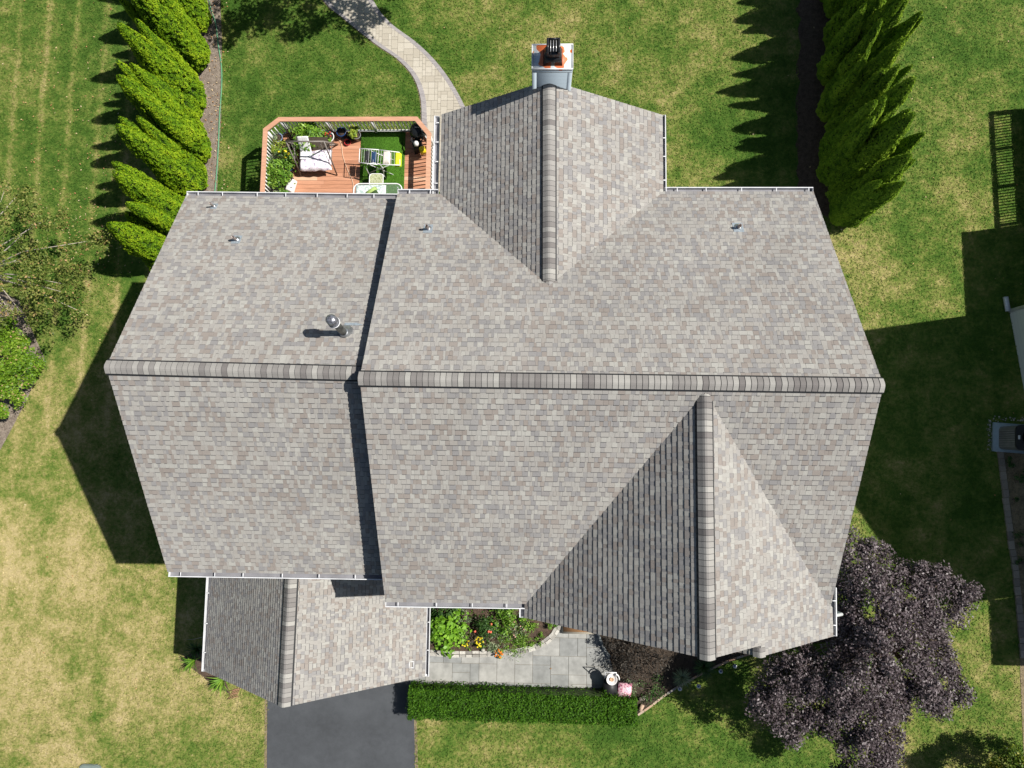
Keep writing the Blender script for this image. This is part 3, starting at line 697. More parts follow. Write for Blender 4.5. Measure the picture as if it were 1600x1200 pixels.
# ================================================================ broadleaf trees and shrubs
def crown_tree(name, base, label, group, mat, poly, zfun, nclump, perclump, crad, leaf, bark=M_BARK, holes=.0, seed=1, limbs=30, limbmat=None, trunk_r=.12, aspect=1.7, cat='tree', flat=.5, squash=.6):
    rs = np.random.default_rng(seed); t = thing(name, base, label, cat, group); C = []
    us = [q[0] for q in poly]; vs = [q[1] for q in poly]; tries = 0
    while len(C) < nclump and tries < 20000:
        tries += 1; u, v = rs.uniform(min(us), max(us)), rs.uniform(min(vs), max(vs))
        if not inside(u, v, poly): continue
        if noise.noise(Vector((u/38., v/38., seed))) < -.45+holes: continue
        # distance to the outline gives height of the dome
        dd = min(math.hypot(u-a, v-b_) for a, b_ in poly); z = zfun(dd, rs.random()); C.append(at(u, v, z))
    lv = MB()
    for c in C:
        n = int(perclump*rs.uniform(.6, 1.35)); D_ = rs.normal(size=(n, 3)); D_ /= np.linalg.norm(D_, axis=1, keepdims=True); R_ = crad*rs.uniform(.7, 1.25)
        D_ *= (rs.random((n, 1))**.4)*R_; D_[:, 2] *= squash
        P = D_+np.array(c); Nn = D_*.6/R_+rs.normal(size=(n, 3))*.5+np.array([0, 0, flat]); sh = rs.uniform(-.2, .2)
        lv.leaves(P, Nn, np.full(n, leaf), aspect, np.clip(rs.normal(.5+sh, .22, n), 0, 1))
    lv.build('crown', mat, t); tr = MB(); b0 = Vector(base); mid = b0+Vector((0, 0, 1.1))
    tr.tube([b0-Vector((0, 0, .1)), b0+Vector((.03, .02, .6)), mid], [trunk_r*1.2, trunk_r, trunk_r*.85], 8)
    for c in C[:limbs]:
        q = mid.lerp(c, .5)+Vector((rs.normal()*.15, rs.normal()*.15, .25)); tr.tube([mid-Vector((0, 0, .1)), mid.lerp(q, .5)+Vector((0, 0, .1)), q, c], [trunk_r*.5, trunk_r*.38, trunk_r*.26, trunk_r*.08], 6)
    tr.build('trunk', limbmat or bark, t); return t
M_PURPLE = leafmat('purple_leaves', [(0, (.036, .024, .026)), (.4, (.074, .055, .060)), (.75, (.128, .100, .108)), (1, (.205, .170, .178))], .5, .12, .5)
PUR = [(1322, 828), (1345, 842), (1382, 848), (1405, 868), (1425, 888), (1455, 882), (1482, 892), (1505, 912), (1532, 928), (1512, 952), (1500, 972), (1468, 984), (1482, 1004), (1494, 1034), (1500, 1062), (1514, 1092), (1490, 1110), (1460, 1118), (1422, 1112), (1416, 1140), (1406, 1170), (1398, 1215), (1350, 1225), (1310, 1205), (1308, 1158), (1270, 1140), (1242, 1160), (1222, 1142), (1190, 1130), (1172, 1118), (1178, 1080), (1196, 1052), (1215, 1030), (1262, 1008), (1300, 985), (1300, 940), (1296, 890), (1308, 850)]
crown_tree('plum_tree', at(1345, 985), 'purple leaved tree with a broad crown beside the front right corner of the house', None, M_PURPLE, PUR, lambda d, r: 1.9+min(d, 110)/110*1.9+r*.7, 700, 125, .28, .085, holes=-1, seed=3, limbs=70, trunk_r=.13)
M_OLIVE = leafmat('olive_leaves', [(0, (.06, .10, .014)), (.5, (.15, .20, .035)), (.8, (.27, .28, .07)), (1, (.42, .27, .12))], .6, .3)
M_PALEB = plain('pale_grey_bark', (.40, .35, .30), .8, 0, .25, 10)
OLV = [(-60, 300), (20, 285), (60, 300), (95, 330), (120, 350), (172, 368), (165, 400), (150, 430), (155, 470), (135, 505), (100, 535), (60, 515), (30, 500), (-60, 520)]
crown_tree('sparse_tree', at(12, 440), 'sparse olive green tree with bare pale branches at the left edge', None, M_OLIVE, OLV, lambda d, r: 1.6+min(d, 60)/60*.9+r*1.0, 210, 52, .26, .09, holes=.16, seed=5, limbs=17, limbmat=M_PALEB, trunk_r=.07, squash=.8)
m = MB()
M_GREENP = leafmat('bright_shrub_leaves', [(0, (.05, .12, .008)), (.5, (.14, .26, .015)), (.85, (.24, .36, .035)), (1, (.50, .32, .18))], .5, .25)
SHB = [(-60, 485), (10, 500), (40, 528), (62, 560), (58, 585), (40, 610), (22, 640), (0, 655), (-60, 670)]
crown_tree('garden_shrub', at(-20, 585), 'dense bright green shrub with pinkish tips at the left edge', None, M_GREENP, SHB, lambda d, r: .5+min(d, 50)/50*.9+r*.25, 170, 110, .24, .10, seed=8, limbs=12, trunk_r=.06, cat='shrub')
# tree standing just outside the back of the plot, its shade falls on the lawn and walkway
OUT = [(395, -96), (520, -92), (640, -105), (740, -125), (800, -300), (780, -420), (420, -420)]
crown_tree('shade_tree', at(640, -300), 'leafy green tree beyond the walkway just outside the back of the frame', None, M_GREENP, OUT, lambda d, r: 3.4+min(d, 80)/80*1.2+r*1.2, 230, 70, .36, .15, seed=9, limbs=20, trunk_r=.16)
BRB = [(1530, 1235), (1560, 1182), (1600, 1168), (1660, 1180), (1680, 1250), (1600, 1290)]
M_GOLD = leafmat('golden_green_needles', [(0, (.05, .10, .01)), (.6, (.13, .20, .02)), (1, (.42, .32, .04))], .5, .25)
crown_tree('evergreen_shrub', at(1598, 1215), 'round golden tinged shrub cut off at the bottom right corner', None, M_GOLD, BRB, lambda d, r: .8+min(d, 50)/50*1.2+r*.3, 130, 90, .26, .09, seed=10, limbs=8, trunk_r=.05, cat='shrub')

# ================================================================ clipped hedge along the front walk
M_HEDGE = leafmat('hedge_leaves', [(0, (.016, .05, .004)), (.5, (.050, .135, .008)), (1, (.11, .24, .016))], .6, .25, .15)
def hedge(px, H, label, seed):
    q = [at(u, v, H) for u, v in px]; c = sum(q, Vector())/4; c.z = 0; t = thing('clipped_hedge', c, label, 'hedge', 'clipped hedge beside the front walk')
    rs = np.random.default_rng(seed); x0, x1 = q[0].x, q[2].x; y0, y1 = q[2].y, q[0].y; P = []; Nn = []; T = []
    n = int(9500*(x1-x0)/2)
    for i in range(n):
        f = rs.random(); a, b_ = rs.uniform(0, 1), rs.uniform(0, 1); j = lambda: rs.normal()*.045
        yA = (y1+(q[1].y-q[0].y)*a); yB = (y0+(q[2].y-q[3].y)*(a-1))
        wv = .05*noise.noise(Vector((a*2.2*(x1-x0), seed, 0)))+.03*noise.noise(Vector((a*8*(x1-x0), seed, 5))); yA += wv; yB -= wv*1.2
        if f < .6: p = (x0+(x1-x0)*a, yB+(yA-yB)*b_, H-.03+j()+.07*noise.noise(Vector((a*4*(x1-x0), b_*3, seed)))); nn = (0, 0, 1)
        elif f < .78: p = (x0+(x1-x0)*a, yA-.03+j(), b_*H); nn = (0, 1, 0)
        elif f < .94: p = (x0+(x1-x0)*a, yB+.03+j(), b_*H); nn = (0, -1, 0)
        else: s_ = rs.random() < .5; p = ((x0+.03 if s_ else x1-.03)+j(), y0+(y1-y0)*a, b_*H); nn = (-1 if s_ else 1, 0, 0)
        P.append(p); Nn.append([nn[k_]*1.0+rs.normal()*.6 for k_ in range(3)]); T.append(rs.normal(.5, .22))
    lv = MB(); lv.leaves(P, Nn, np.full(n, .075), 2.4, np.clip(T, 0, 1)); cr = lv.build('foliage', M_HEDGE, t)
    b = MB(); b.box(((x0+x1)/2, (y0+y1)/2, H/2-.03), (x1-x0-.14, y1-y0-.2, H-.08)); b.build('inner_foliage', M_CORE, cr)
    return t
hedge([(638, 1076), (948, 1090), (948, 1133), (638, 1124)], .8, 'long dark green clipped hedge between the front walk and the lawn', 4)
hedge([(950, 1090), (994, 1093), (996, 1136), (950, 1134)], .78, 'short square end block of the clipped hedge beside the pink planter', 5)

# ================================================================ wooden deck behind the left wing
DZ = .92; RZ = 1.88
out_px = [(407, 306), (411, 201), (435, 181), (652, 182), (674, 208), (675, 306)]
ro = [at(u, v, RZ) for u, v in out_px]                      # outline of the rail cap
ro[0].y = ro[-1].y = 6.2; ro[0].x = ro[1].x; ro[-1].x = ro[-2].x; ro[2].y = ro[3].y
cen = Vector((-6.2, 8.2, 0))
def inset(P, d):                                            # inset an open outline towards the deck
    out = []
    for i in range(len(P)):
        n_ = Vector((0, 0, 0))
        for a, b_ in ((i-1, i), (i, i+1)):
            if a < 0 or b_ >= len(P): continue
            e_ = (P[b_]-P[a]).normalized(); nn = Vector((e_.y, -e_.x, 0))
            n_ += nn
            last = nn
        n_ = n_.normalized(); out.append(P[i]+n_*d/max(.5, n_.dot(last)))
    return out
deck = thing('deck', (cen.x, cen.y, 0), 'orange stained wooden deck with a clipped corner railing behind the left wing', 'deck')
f_in = inset(ro, .02); fpoly = ccw([(p.x, p.y) for p in f_in]); x0 = min(p[0] for p in fpoly); x1 = max(p[0] for p in fpoly)
m = MB(); y = 6.12
while y < max(p[1] for p in fpoly):
    x = x0-random.random()*2
    while x < x1:
        L_ = random.choice((2.4, 3.0, 3.6)); q = clip([(x, y), (x+L_-.004, y), (x+L_-.004, y+.132), (x, y+.132)], fpoly)
        if len(q) > 2: m.prism(q, DZ-.03, DZ+random.uniform(-.001, .001), min(1, max(0, random.gauss(.5, .25))))
        x += L_
    y += .139
m.build('deck_floor', M_DECK, deck)
m = MB()
for i in range(5): a, b_ = f_in[i], f_in[i+1]; m.bar((a.x, a.y, DZ-.16), (b_.x, b_.y, DZ-.16), .04, .25)
m.build('rim_joist', M_RAIL, deck)
for x in np.linspace(x0+.3, x1-.3, 4):
    for y in (7.2, 9.6): m = MB(); m.box((x, y, DZ/2-.1), (.14, .14, DZ-.1)); m.build('footing_post', M_RAIL, deck)
ri = inset(ro, .15)
for i in range(5):
    c = MB(); c.prism([ro[i], ro[i+1], ri[i+1], ri[i]], RZ-.035, RZ, random.random()); c.build('rail_cap', M_RAIL, deck)
mid_ = inset(ro, .075)
M_WRAIL = plain('white_rail_paint', (.74, .74, .73), .5, 0, .04)
bars = 0
for i in range(5):
    a, b_ = mid_[i], mid_[i+1]; d = (b_-a); L_ = Vector((d.x, d.y, 0)).length; d = d/L_
    for z in (RZ-.075, DZ+.09):
        c = MB(); c.bar((a.x, a.y, z), (b_.x, b_.y, z), .045, .075); c.build('rail', M_WRAIL, deck)
    c = MB(); c.box((a.x, a.y, (DZ+RZ)/2-.02), (.09, .09, RZ-DZ-.04)); c.build('post', M_WRAIL, deck)
    n_ = max(2, int(L_/.127))
    for k_ in range(1, n_):
        p = a+d*(L_*k_/n_)
        if bars > 99: break
        if i == 2 and k_ in (n_//3, 2*n_//3): c = MB(); c.box((p.x, p.y, (DZ+RZ)/2-.02), (.09, .09, RZ-DZ-.04)); c.build('post', M_WRAIL, deck); continue
        c = MB(); c.bar((p.x, p.y, DZ+.1), (p.x, p.y, RZ-.06), .032, .032, None, (d.x, d.y, 0)); c.build('baluster', M_WRAIL, deck); bars += 1
def dk(u, v, h=0): return at(u, v, DZ+h)
# turf mat
M_TURF = tinted('synthetic_turf', [(0, (.04, .125, .006)), (1, (.08, .20, .014))], .9, 90, .35, 'LINEAR', .8)
a, b_ = dk(565, 204), dk(631, 303); m = MB(); m.box(((a.x+b_.x)/2, (a.y+b_.y)/2-.15, DZ+.012), (b_.x-a.x, a.y-b_.y+.3, .018))
b2 = MB(); n = 16000; P = np.column_stack([rng.uniform(a.x, b_.x, n), rng.uniform(b_.y-.3, a.y, n), np.full(n, DZ+.03)]); Nn = rng.normal(size=(n, 3))*.6; Nn[:, 2] = 1; m.leaves(P, Nn, np.full(n, .035), 3)
tag(m.build('turf_mat', M_TURF, loc=((a.x+b_.x)/2, (a.y+b_.y)/2, DZ)), 'bright green artificial turf mat on the deck boards', 'mat')
# swing seat frame -----------------------------------------------
sw = thing('garden_swing', dk(498, 250), 'grey metal garden swing frame and seat without a canopy on the deck', 'garden swing')
T1, T2 = at(447, 221, 2.4), at(506, 221, 2.4)
m = MB(); m.tube([T1, T2], .024, 10); m.build('top_bar', M_GREYMET, sw)
for (T, fu, bu) in ((T1, (471, 274), (470, 228)), (T2, (527, 274), (528, 226))):
    F0, B0 = dk(*fu), dk(*bu)
    for q in (F0, B0): m = MB(); m.tube([T, q+Vector((0, 0, .02))], .024, 10); m.build('leg', M_GREYMET, sw)
    m = MB(); m.tube([lerp(T, F0, .55), lerp(T, B0, .55)], .014, 8); m.build('brace', M_GREYMET, sw)
m = MB(); F0, F1 = dk(471, 274, .03), dk(527, 274, .03); B0, B1 = dk(470, 228, .05), dk(528, 226, .05)
m.tube([B0, B1], .02, 8); m.build('rear_bar', M_GREYMET, sw)
sa, sb = at(468, 262, DZ+.45), at(517, 237, DZ+.45)
sx0, sx1, sy0, sy1 = sa.x, sb.x, sa.y, sb.y+.05; sz = DZ+.45
M_MESH = plain('brown_sling_mesh', (.16, .125, .095), .8)
m = MB(); m.box(((sx0+sx1)/2, (sy0+sy1)/2, sz-.03), (sx1-sx0, sy1-sy0, .03)); m.build('seat', M_MESH, sw)
m = MB(); m.face([(sx0, sy1, sz), (sx1, sy1, sz), (sx1, sy1+.22, sz+.5), (sx0, sy1+.22, sz+.5)]); m.face([(sx0, sy1+.02, sz-.01), (sx0, sy1+.24, sz+.49), (sx1, sy1+.24, sz+.49), (sx1, sy1+.02, sz-.01)]); m.build('backrest', M_MESH, sw)
for x, T in ((sx0, T1), (sx1, T2)):
    m = MB(); m.tube([(x, sy0+.1, sz), lerp(T1, T2, .12 if T is T1 else .88)], .008, 6); m.tube([(x, sy1, sz+.1), lerp(T1, T2, .12 if T is T1 else .88)], .008, 6); m.build('hanging_rod', M_GREYMET, sw)
def cloth(x0, x1, y0, y1, z, name, mat, label, cat, amp=.03, nx=26, ny=20, drop=.12, prof=None, edge=.0):
    m = MB(); V = {}; sd = random.random()*50
    for layer in (0, 1):
        for i in range(nx+1):
            for j in range(ny+1):
                a, b_ = i/nx, j/ny; x, y = x0+(x1-x0)*a, y0+(y1-y0)*b_
                h = amp*noise.noise(Vector((x*3.2, y*3.2, sd)))+amp*.6*noise.noise(Vector((x*8, y*8, sd)))
                e = min(a, 1-a, b_)*nx/3; h -= drop*max(0, 1-e)**2
                x += edge*noise.noise(Vector((y*5, sd, 0)))*(abs(a-.5)*2)**2; y += edge*noise.noise(Vector((x*5, sd, 3)))*(abs(b_-.5)*2)**2
                zz = z+h+(prof(b_) if prof else 0)-(.012 if layer else 0)
                V[layer, i, j] = len(m.v); m.v.append((x, y, zz))
    for i in range(nx):
        for j in range(ny):
            for l_ in (0, 1):
                q = [V[l_, i, j], V[l_, i+1, j], V[l_, i+1, j+1], V[l_, i, j+1]]; m.f.append(tuple(q if l_ == 0 else q[::-1])); m.t.append(.5)
    rim = [(i, 0) for i in range(nx)]+[(nx, j) for j in range(ny)]+[(i, ny) for i in range(nx, 0, -1)]+[(0, j) for j in range(ny, 0, -1)]
    for k_ in range(len(rim)):
        a, b_ = rim[k_], rim[(k_+1) % len(rim)]; m.f.append((V[0, a[0], a[1]], V[1, a[0], a[1]], V[1, b_[0], b_[1]], V[0, b_[0], b_[1]])); m.t.append(.5)
    return tag(m.build(name, mat, loc=((x0+x1)/2, (y0+y1)/2, z), smooth=True), label, cat)
k = N('quilt_print', .9); f = k.noise(9, 4, .6, dist=1.5); k.col(k.ramp(f, [(.36, (.34, .30, .42)), (.44, (.66, .56, .66)), (.52, (.78, .74, .76)), (1, (.80, .78, .79))])); M_QUILT = k.m
cloth(sx0-.02, sx1+.02, sy0-.08, sy1-.02, sz+.07, 'quilt', M_QUILT, 'white and lilac floral quilt spread over the seat of the garden swing', 'quilt', .05, edge=.06)
k = N('striped_towel', .9); sp = k.n('SeparateXYZ'); k.l(k.co(), sp.inputs[0]); fr = k.math('FRACT', k.math('MULTIPLY', sp.outputs[0], 14)); k.col(k.ramp(fr, [(.0, (.80, .80, .80)), (.8, (.80, .80, .80)), (.9, (.62, .60, .60))])); M_TOWEL = k.m
cloth(sx0+.03, sx0+.42, sy1-.35, sy1+.24, sz+.12, 'towel', M_TOWEL, 'white striped towel hung over the backrest of the garden swing', 'towel', .02, 14, 20, .03, lambda b_: .0 if b_ < .45 else (b_-.45)*.78)
# laundry rack ---------------------------------------------------
RK = DZ+.95
c4 = [at(562, 232, RK), at(592, 234, RK+.02), at(624, 238, RK), at(625, 258, RK), at(590, 257, RK+.02), at(561, 254, RK)]
rk = thing('laundry_rack', Vector((sum(p.x for p in c4)/6, sum(p.y for p in c4)/6, DZ)), 'white folding laundry rack standing on the green turf mat', 'laundry rack')
M_WTUBE = plain('white_coated_tube', (.78, .78, .78), .4, 0, .03)
for i, ids in enumerate(((0, 1, 4, 5), (1, 2, 3, 4))):
    m = MB(); P = [c4[j] for j in ids]
    for a, b_ in zip(P, P[1:]+P[:1]): m.tube([a, b_], .014, 8)
    o = m.build('wing_frame', M_WTUBE, rk)
    for q in range(1, 8):
        w_ = MB(); w_.tube([lerp(P[0], P[1], q/8), lerp(P[3], P[2], q/8)], .004, 5); w_.build('wire', M_WTUBE, o)
for (u0, v0), (u1, v1) in (((575, 256), (603, 273)), ((575, 234), (603, 250)), ((608, 258), (577, 270)), ((608, 238), (577, 247))):
    m = MB(); m.tube([at(u0, v0, RK), dk(u1 if u1 < 600 else u1+12, v1, .01)], .012, 8); m.build('leg', M_WTUBE, rk)
def hung(u0, u1, v0, v1, mat, name, label, cat, dz=.0):
    a, b_ = at(u0, v1, RK), at(u1, v0, RK); cloth(a.x, b_.x, a.y, b_.y, RK+.02+dz, name, mat, label, cat, .015, 12, 16, .09)
hung(569, 577, 236, 253, plain('black_cotton', (.02, .02, .022), .9), 'shirt', 'black shirt drying at the left end of the white rack', 'shirt')
hung(579, 588, 237, 254, plain('navy_cotton', (.015, .045, .11), .9), 'shirt', 'navy blue shirt drying beside the black one on the white rack', 'shirt')
hung(597, 610, 237, 256, plain('cream_cotton', (.66, .60, .53), .9), 'towel', 'cream towel drying in the middle of the white rack', 'towel')
hung(616, 627, 239, 259, plain('neon_yellow_fabric', (.62, .75, .03), .8), 'vest', 'neon yellow vest drying at the right end of the white rack', 'vest')
# glass table, chair, bag ----------------------------------------
TZ = DZ+.74; a, b_ = at(553, 287, TZ), at(628, 289, TZ); ty1 = a.y; ty0 = ty1-1.0
tb = thing('patio_table', ((a.x+b_.x)/2, (ty0+ty1)/2, DZ), 'white framed glass patio table half under the rear gutter', 'table')
def rrect(x0, x1, y0, y1, r, n=6):
    P = []
    for cx, cy, s_ in ((x1-r, y1-r, 0), (x0+r, y1-r, 90), (x0+r, y0+r, 180), (x1-r, y0+r, 270)):
        for i in range(n+1): th = math.radians(s_+90*i/n); P.append((cx+r*math.cos(th), cy+r*math.sin(th)))
    return P
P = rrect(a.x, b_.x, ty0, ty1, .2); m = MB(); R3 = [(x, y, TZ) for x, y in P]; m.tube(R3+[R3[0]], .02, 8, cap=False); m.build('frame', M_WTUBE, tb)
k = N('table_glass', .08, .6); k.col((.75, .85, .83, 1)); k.b.inputs['Transmission Weight'].default_value = .9; k.b.inputs['Alpha'].default_value = .5; M_TG = k.m
m = MB(); m.prism(rrect(a.x+.02, b_.x-.02, ty0+.02, ty1-.02, .18), TZ-.004, TZ+.004); m.build('glass_top', M_TG, tb)
for x in (a.x+.15, b_.x-.15):
    for y in (ty0+.12, ty1-.12): m = MB(); m.tube([(x, y, TZ), (x, y, DZ)], .016, 8); m.build('leg', M_WTUBE, tb)
cz_ = TZ+.008
k = N('lace_cloth', .9); f = k.noise(14, 3, .6); k.col(k.ramp(f, [(.4, (.32, .42, .40)), (.55, (.62, .68, .64)), (1, (.75, .77, .74))])); M_LACE = k.m
cloth(at(556, 300, TZ).x, at(603, 300, TZ).x, ty0+.05, ty1-.06, TZ+.03, 'table_cloth', M_LACE, 'pale patterned cloth lying on the left part of the glass table', 'cloth', .008, 20, 20, .015)
chv = at(588, 276, DZ+.44); ch_ = thing('patio_chair', (chv.x, chv.y-.12, DZ), 'white metal patio chair with a woven seat pushed to the glass table', 'chair')
sx, sy = chv.x, chv.y-.1
m = MB(); R3 = [(x, y, DZ+.44) for x, y in rrect(sx-.23, sx+.23, sy-.25, sy+.2, .1)]; m.tube(R3+[R3[0]], .014, 8, cap=False); m.build('seat_frame', M_WTUBE, ch_)
k = N('woven_seat', .85); f = k.noise(40, 2); k.col(k.ramp(f, [(.4, (.22, .25, .12)), (.6, (.50, .52, .34))])); m = MB(); m.prism(rrect(sx-.22, sx+.22, sy-.24, sy+.19, .1), DZ+.425, DZ+.445); m.build('seat', k.m, ch_)
m = MB(); m.tube([(sx-.25, sy+.18, DZ+.42), (sx-.29, sy+.3, DZ+.72), (sx-.2, sy+.36, DZ+.86), (sx, sy+.38, DZ+.9), (sx+.2, sy+.36, DZ+.86), (sx+.27, sy+.3, DZ+.72), (sx+.25, sy+.18, DZ+.42)], .016, 8); m.build('backrest', M_WTUBE, ch_)
for x in (-.22, .22):
    for y in (-.22, .18): m = MB(); m.tube([(sx+x, sy+y, DZ+.44), (sx+x*1.1, sy+y*1.1, DZ)], .013, 8); m.build('leg', M_WTUBE, ch_)
g_ = at(580, 298, TZ+.1); m = MB(); M_BAG = tinted('green_bag_fabric', [(0, (.02, .05, .015)), (1, (.33, .45, .14))], .8)
for t_, c, d in ((1, (0, 0, .07), (.42, .12, .14)), (.05, (.1, -.12, .08), (.3, .2, .15))): m.box((g_.x+c[0], g_.y+c[1], TZ+.01+c[2]), d, .6, t_, .75)
bg_ = m.build('bag', M_BAG, loc=(g_.x, g_.y, TZ)); tag(bg_, 'small green bag lying on the glass table by the gutter', 'bag')
# hose across the deck
def tubeobj(name, pts, r, mat, label, cat, n=6): 
    m = MB(); pts = [Vector(p) for p in pts]; out = []
    for i in range(len(pts)-1):
        a, b_, c, d = pts[max(i-1, 0)], pts[i], pts[i+1], pts[min(i+2, len(pts)-1)]
        for s_ in range(6): f = s_/6; out.append(.5*((2*b_)+(c-a)*f+(2*a-5*b_+4*c-d)*f*f+(3*b_-a-3*c+d)*f**3))
    m.tube(out+[pts[-1]], r, n); return tag(m.build(name, mat, loc=tuple(pts[0]), smooth=True), label, cat)
tubeobj('extension_cord', [dk(526, 215, .015), dk(533, 225, .015), dk(536, 245, .015), dk(543, 265, .015), dk(551, 284, .015), dk(552, 300, .015)], .011, plain('beige_cable', (.62, .45, .32), .6), 'beige cord snaking over the deck boards from the pots to the table', 'cord')
tubeobj('garden_hose', [at(u, v, .03) for u, v in ((325, -10), (329, 12), (337, 38), (341, 70), (346, 105), (346, 140), (343, 180), (341, 230), (338, 275), (335, 305))], .022, plain('green_hose_rubber', (.10, .27, .15), .5), 'long green garden hose lying along the mulch edge by the left conifers', 'hose')

# ---------------------------------------------------------------- plants
def leafcloud(m, c, R, H, n, leaf, aspect, sd, up=.6, dens=.5):
    rs = np.random.default_rng(sd); K = max(3, int(n/45)); P = []; Nn = []; T = []
    for i in range(K):
        a = rs.random()*6.28; q = R*rs.random()**.5; cx, cy = c[0]+q*math.cos(a), c[1]+q*math.sin(a); cz = c[2]+H*(1-.55*(q/R)**2)*rs.uniform(.55, 1)
        kk = int(n/K); D_ = rs.normal(size=(kk, 3))*R*.22; D_[:, 2] *= .6; P.append(D_+np.array([cx, cy, cz])); Nn.append(D_/R*2+rs.normal(size=(kk, 3))*.45+np.array([0, 0, up])); T.append(np.clip(rs.normal(.5+rs.uniform(-.2, .2), .2, kk), 0, 1))
    m.leaves(np.vstack(P), np.vstack(Nn), np.full(sum(len(x) for x in P), leaf), aspect, np.concatenate(T))
M_LEAF = leafmat('fresh_green_leaves', [(0, (.045, .12, .012)), (.5, (.13, .27, .02)), (1, (.30, .46, .06))], .5, .25, .4)
M_DLEAF = leafmat('dark_green_leaves', [(0, (.015, .045, .008)), (.5, (.04, .10, .018)), (1, (.09, .17, .04))], .5, .2, .4)
M_YLEAF = leafmat('yellow_green_leaves', [(0, (.12, .20, .02)), (.5, (.28, .38, .04)), (1, (.50, .52, .08))], .5, .25, .4)
M_GLEAF = leafmat('grey_green_leaves', [(0, (.09, .14, .07)), (.5, (.20, .27, .14)), (1, (.38, .44, .26))], .6, .2)
M_LIME = leafmat('lime_heart_leaves', [(0, (.09, .21, .01)), (.5, (.17, .36, .02)), (1, (.28, .48, .05))], .5, .3, .4)
M_DARKRED = leafmat('dark_bronze_leaves', [(0, (.022, .018, .012)), (.5, (.075, .058, .038)), (1, (.17, .13, .085))], .6, .1)
M_BRONZE = leafmat('smoky_bronze_leaves', [(0, (.008, .008, .007)), (.5, (.028, .025, .022)), (1, (.125, .112, .095))], .7, .05, .1)
M_BLUE = plain('blue_glazed_pot', (.015, .05, .16), .25); M_BLACKP = plain('black_plastic_pot', (.02, .02, .022), .5)
M_POTSOIL = plain('pot_soil', (.05, .035, .025), .95, 0, .4, 40); M_PWHITE = plain('white_pot', (.72, .70, .68), .5); M_PGREY = plain('grey_pot', (.22, .22, .23), .6)
def potted(u, v, r, h, mat, label, leafm=None, R=.25, H=.4, n=400, leaf=.08, asp=2, sd=1, z=DZ, cat='potted plant', flowers=None, off=(0, 0), up=.6):
    c = at(u, v, z+h); t = thing('potted_plant' if leafm else 'plant_pot', (c.x, c.y, z), label, cat)
    m = MB(); m.lathe((c.x, c.y, z), [(r*.75, 0), (r, h), (r*1.06, h), (r*1.06, h+.012), (r*.9, h+.012), (r*.88, h-.04), (.01, h-.04)], 20); m.build('pot', mat, t, True)
    m = MB(); m.lathe((c.x, c.y, z+h-.05), [(r*.87, 0), (r*.87, .02)], 16); m.build('soil', M_POTSOIL, t)
    if leafm:
        m = MB(); leafcloud(m, (c.x+off[0], c.y+off[1], z+h-.02), R, H, n, leaf, asp, sd, up); o = m.build('foliage', leafm, t)
        s_ = MB()
        for i in range(6): a = i*1.05; s_.tube([(c.x, c.y, z+h-.04), (c.x+off[0]*.6+R*.5*math.cos(a), c.y+off[1]*.6+R*.5*math.sin(a), z+h+H*.6)], .007, 5)
        s_.build('stem', M_BARK, t)
        if flowers:
            rs = random.Random(sd)
            for i in range(flowers[1]): f_ = MB(); a, q = rs.random()*6.28, R*rs.random()**.5; f_.lathe((c.x+off[0]+q*math.cos(a), c.y+off[1]+q*math.sin(a), z+h+H*rs.uniform(.75, 1.02)), [(.01, 0), (flowers[2], .015), (flowers[2]*.6, .04), (.005, .05)], 8); f_.build('fruit' if flowers[0] is M_YEL else 'flower', flowers[0], o)
    return t
M_YEL = plain('yellow_petals', (.75, .62, .03), .6); M_RED = plain('red_petals', (.55, .04, .03), .6); M_ORG = plain('orange_petals', (.72, .20, .01), .6); M_PINK = plain('pink_petals', (.75, .30, .35), .6)
potted(484, 218, .2, .35, M_BLACKP, 'large leafy green potted shrub at the back railing of the deck', M_LEAF, .44, .58, 1100, .15, 2.2, 21, off=(-.08, .06))
potted(466, 222, .16, .25, M_BLACKP, 'dark bushy potted plant with bronze leaves left of the large leafy shrub', M_DARKRED, .33, .28, 500, .09, 1.8, 22, off=(-.1, 0))
potted(513, 214, .19, .28, M_PWHITE, 'red flowering plant in a wide white pot at the back railing', M_LEAF, .17, .22, 260, .08, 1.8, 23, flowers=(M_RED, 7, .03))
potted(533, 206, .16, .3, M_BLUE, 'empty glossy blue pot by the back railing', sd=3, cat='plant pot')
potted(548, 213, .13, .18, M_BLACKP, 'small empty black pot between the blue pot and the yellow plant', sd=4, cat='plant pot')
potted(557, 211, .14, .3, M_PGREY, 'yellow green plant in a grey pot at the corner of the turf mat', M_YLEAF, .2, .26, 330, .085, 1.5, 25, off=(-.05, .07))
potted(543, 222, .11, .09, plain('coral_plastic', (.70, .07, .07), .4), 'shallow coral red bowl on the boards before the pots', sd=5, cat='bowl')
potted(434, 215, .16, .3, plain('pale_blue_pot', (.22, .28, .42), .4), 'pale blue pot of thin plants in the left corner of the railing', M_GLEAF, .16, .2, 150, .07, 3, 26)
potted(437, 232, .13, .25, M_BLACKP, 'loose yellowish potted plant with drying tips by the left railing', M_YLEAF, .32, .30, 460, .08, 3.2, 27)
potted(448, 248, .15, .3, M_BLACKP, 'potted lemon bush with yellow fruit beside the swing frame', M_LEAF, .36, .40, 640, .09, 1.8, 28, flowers=(M_YEL, 6, .045))
potted(431, 252, .12, .3, M_PGREY, 'grey green wispy potted plant against the left railing', M_GLEAF, .32, .36, 520, .09, 4, 29)
potted(452, 262, .12, .24, M_BLUE, 'small blue glazed pot with a low plant below the lemon bush', M_LEAF, .12, .14, 120, .06, 2, 30)
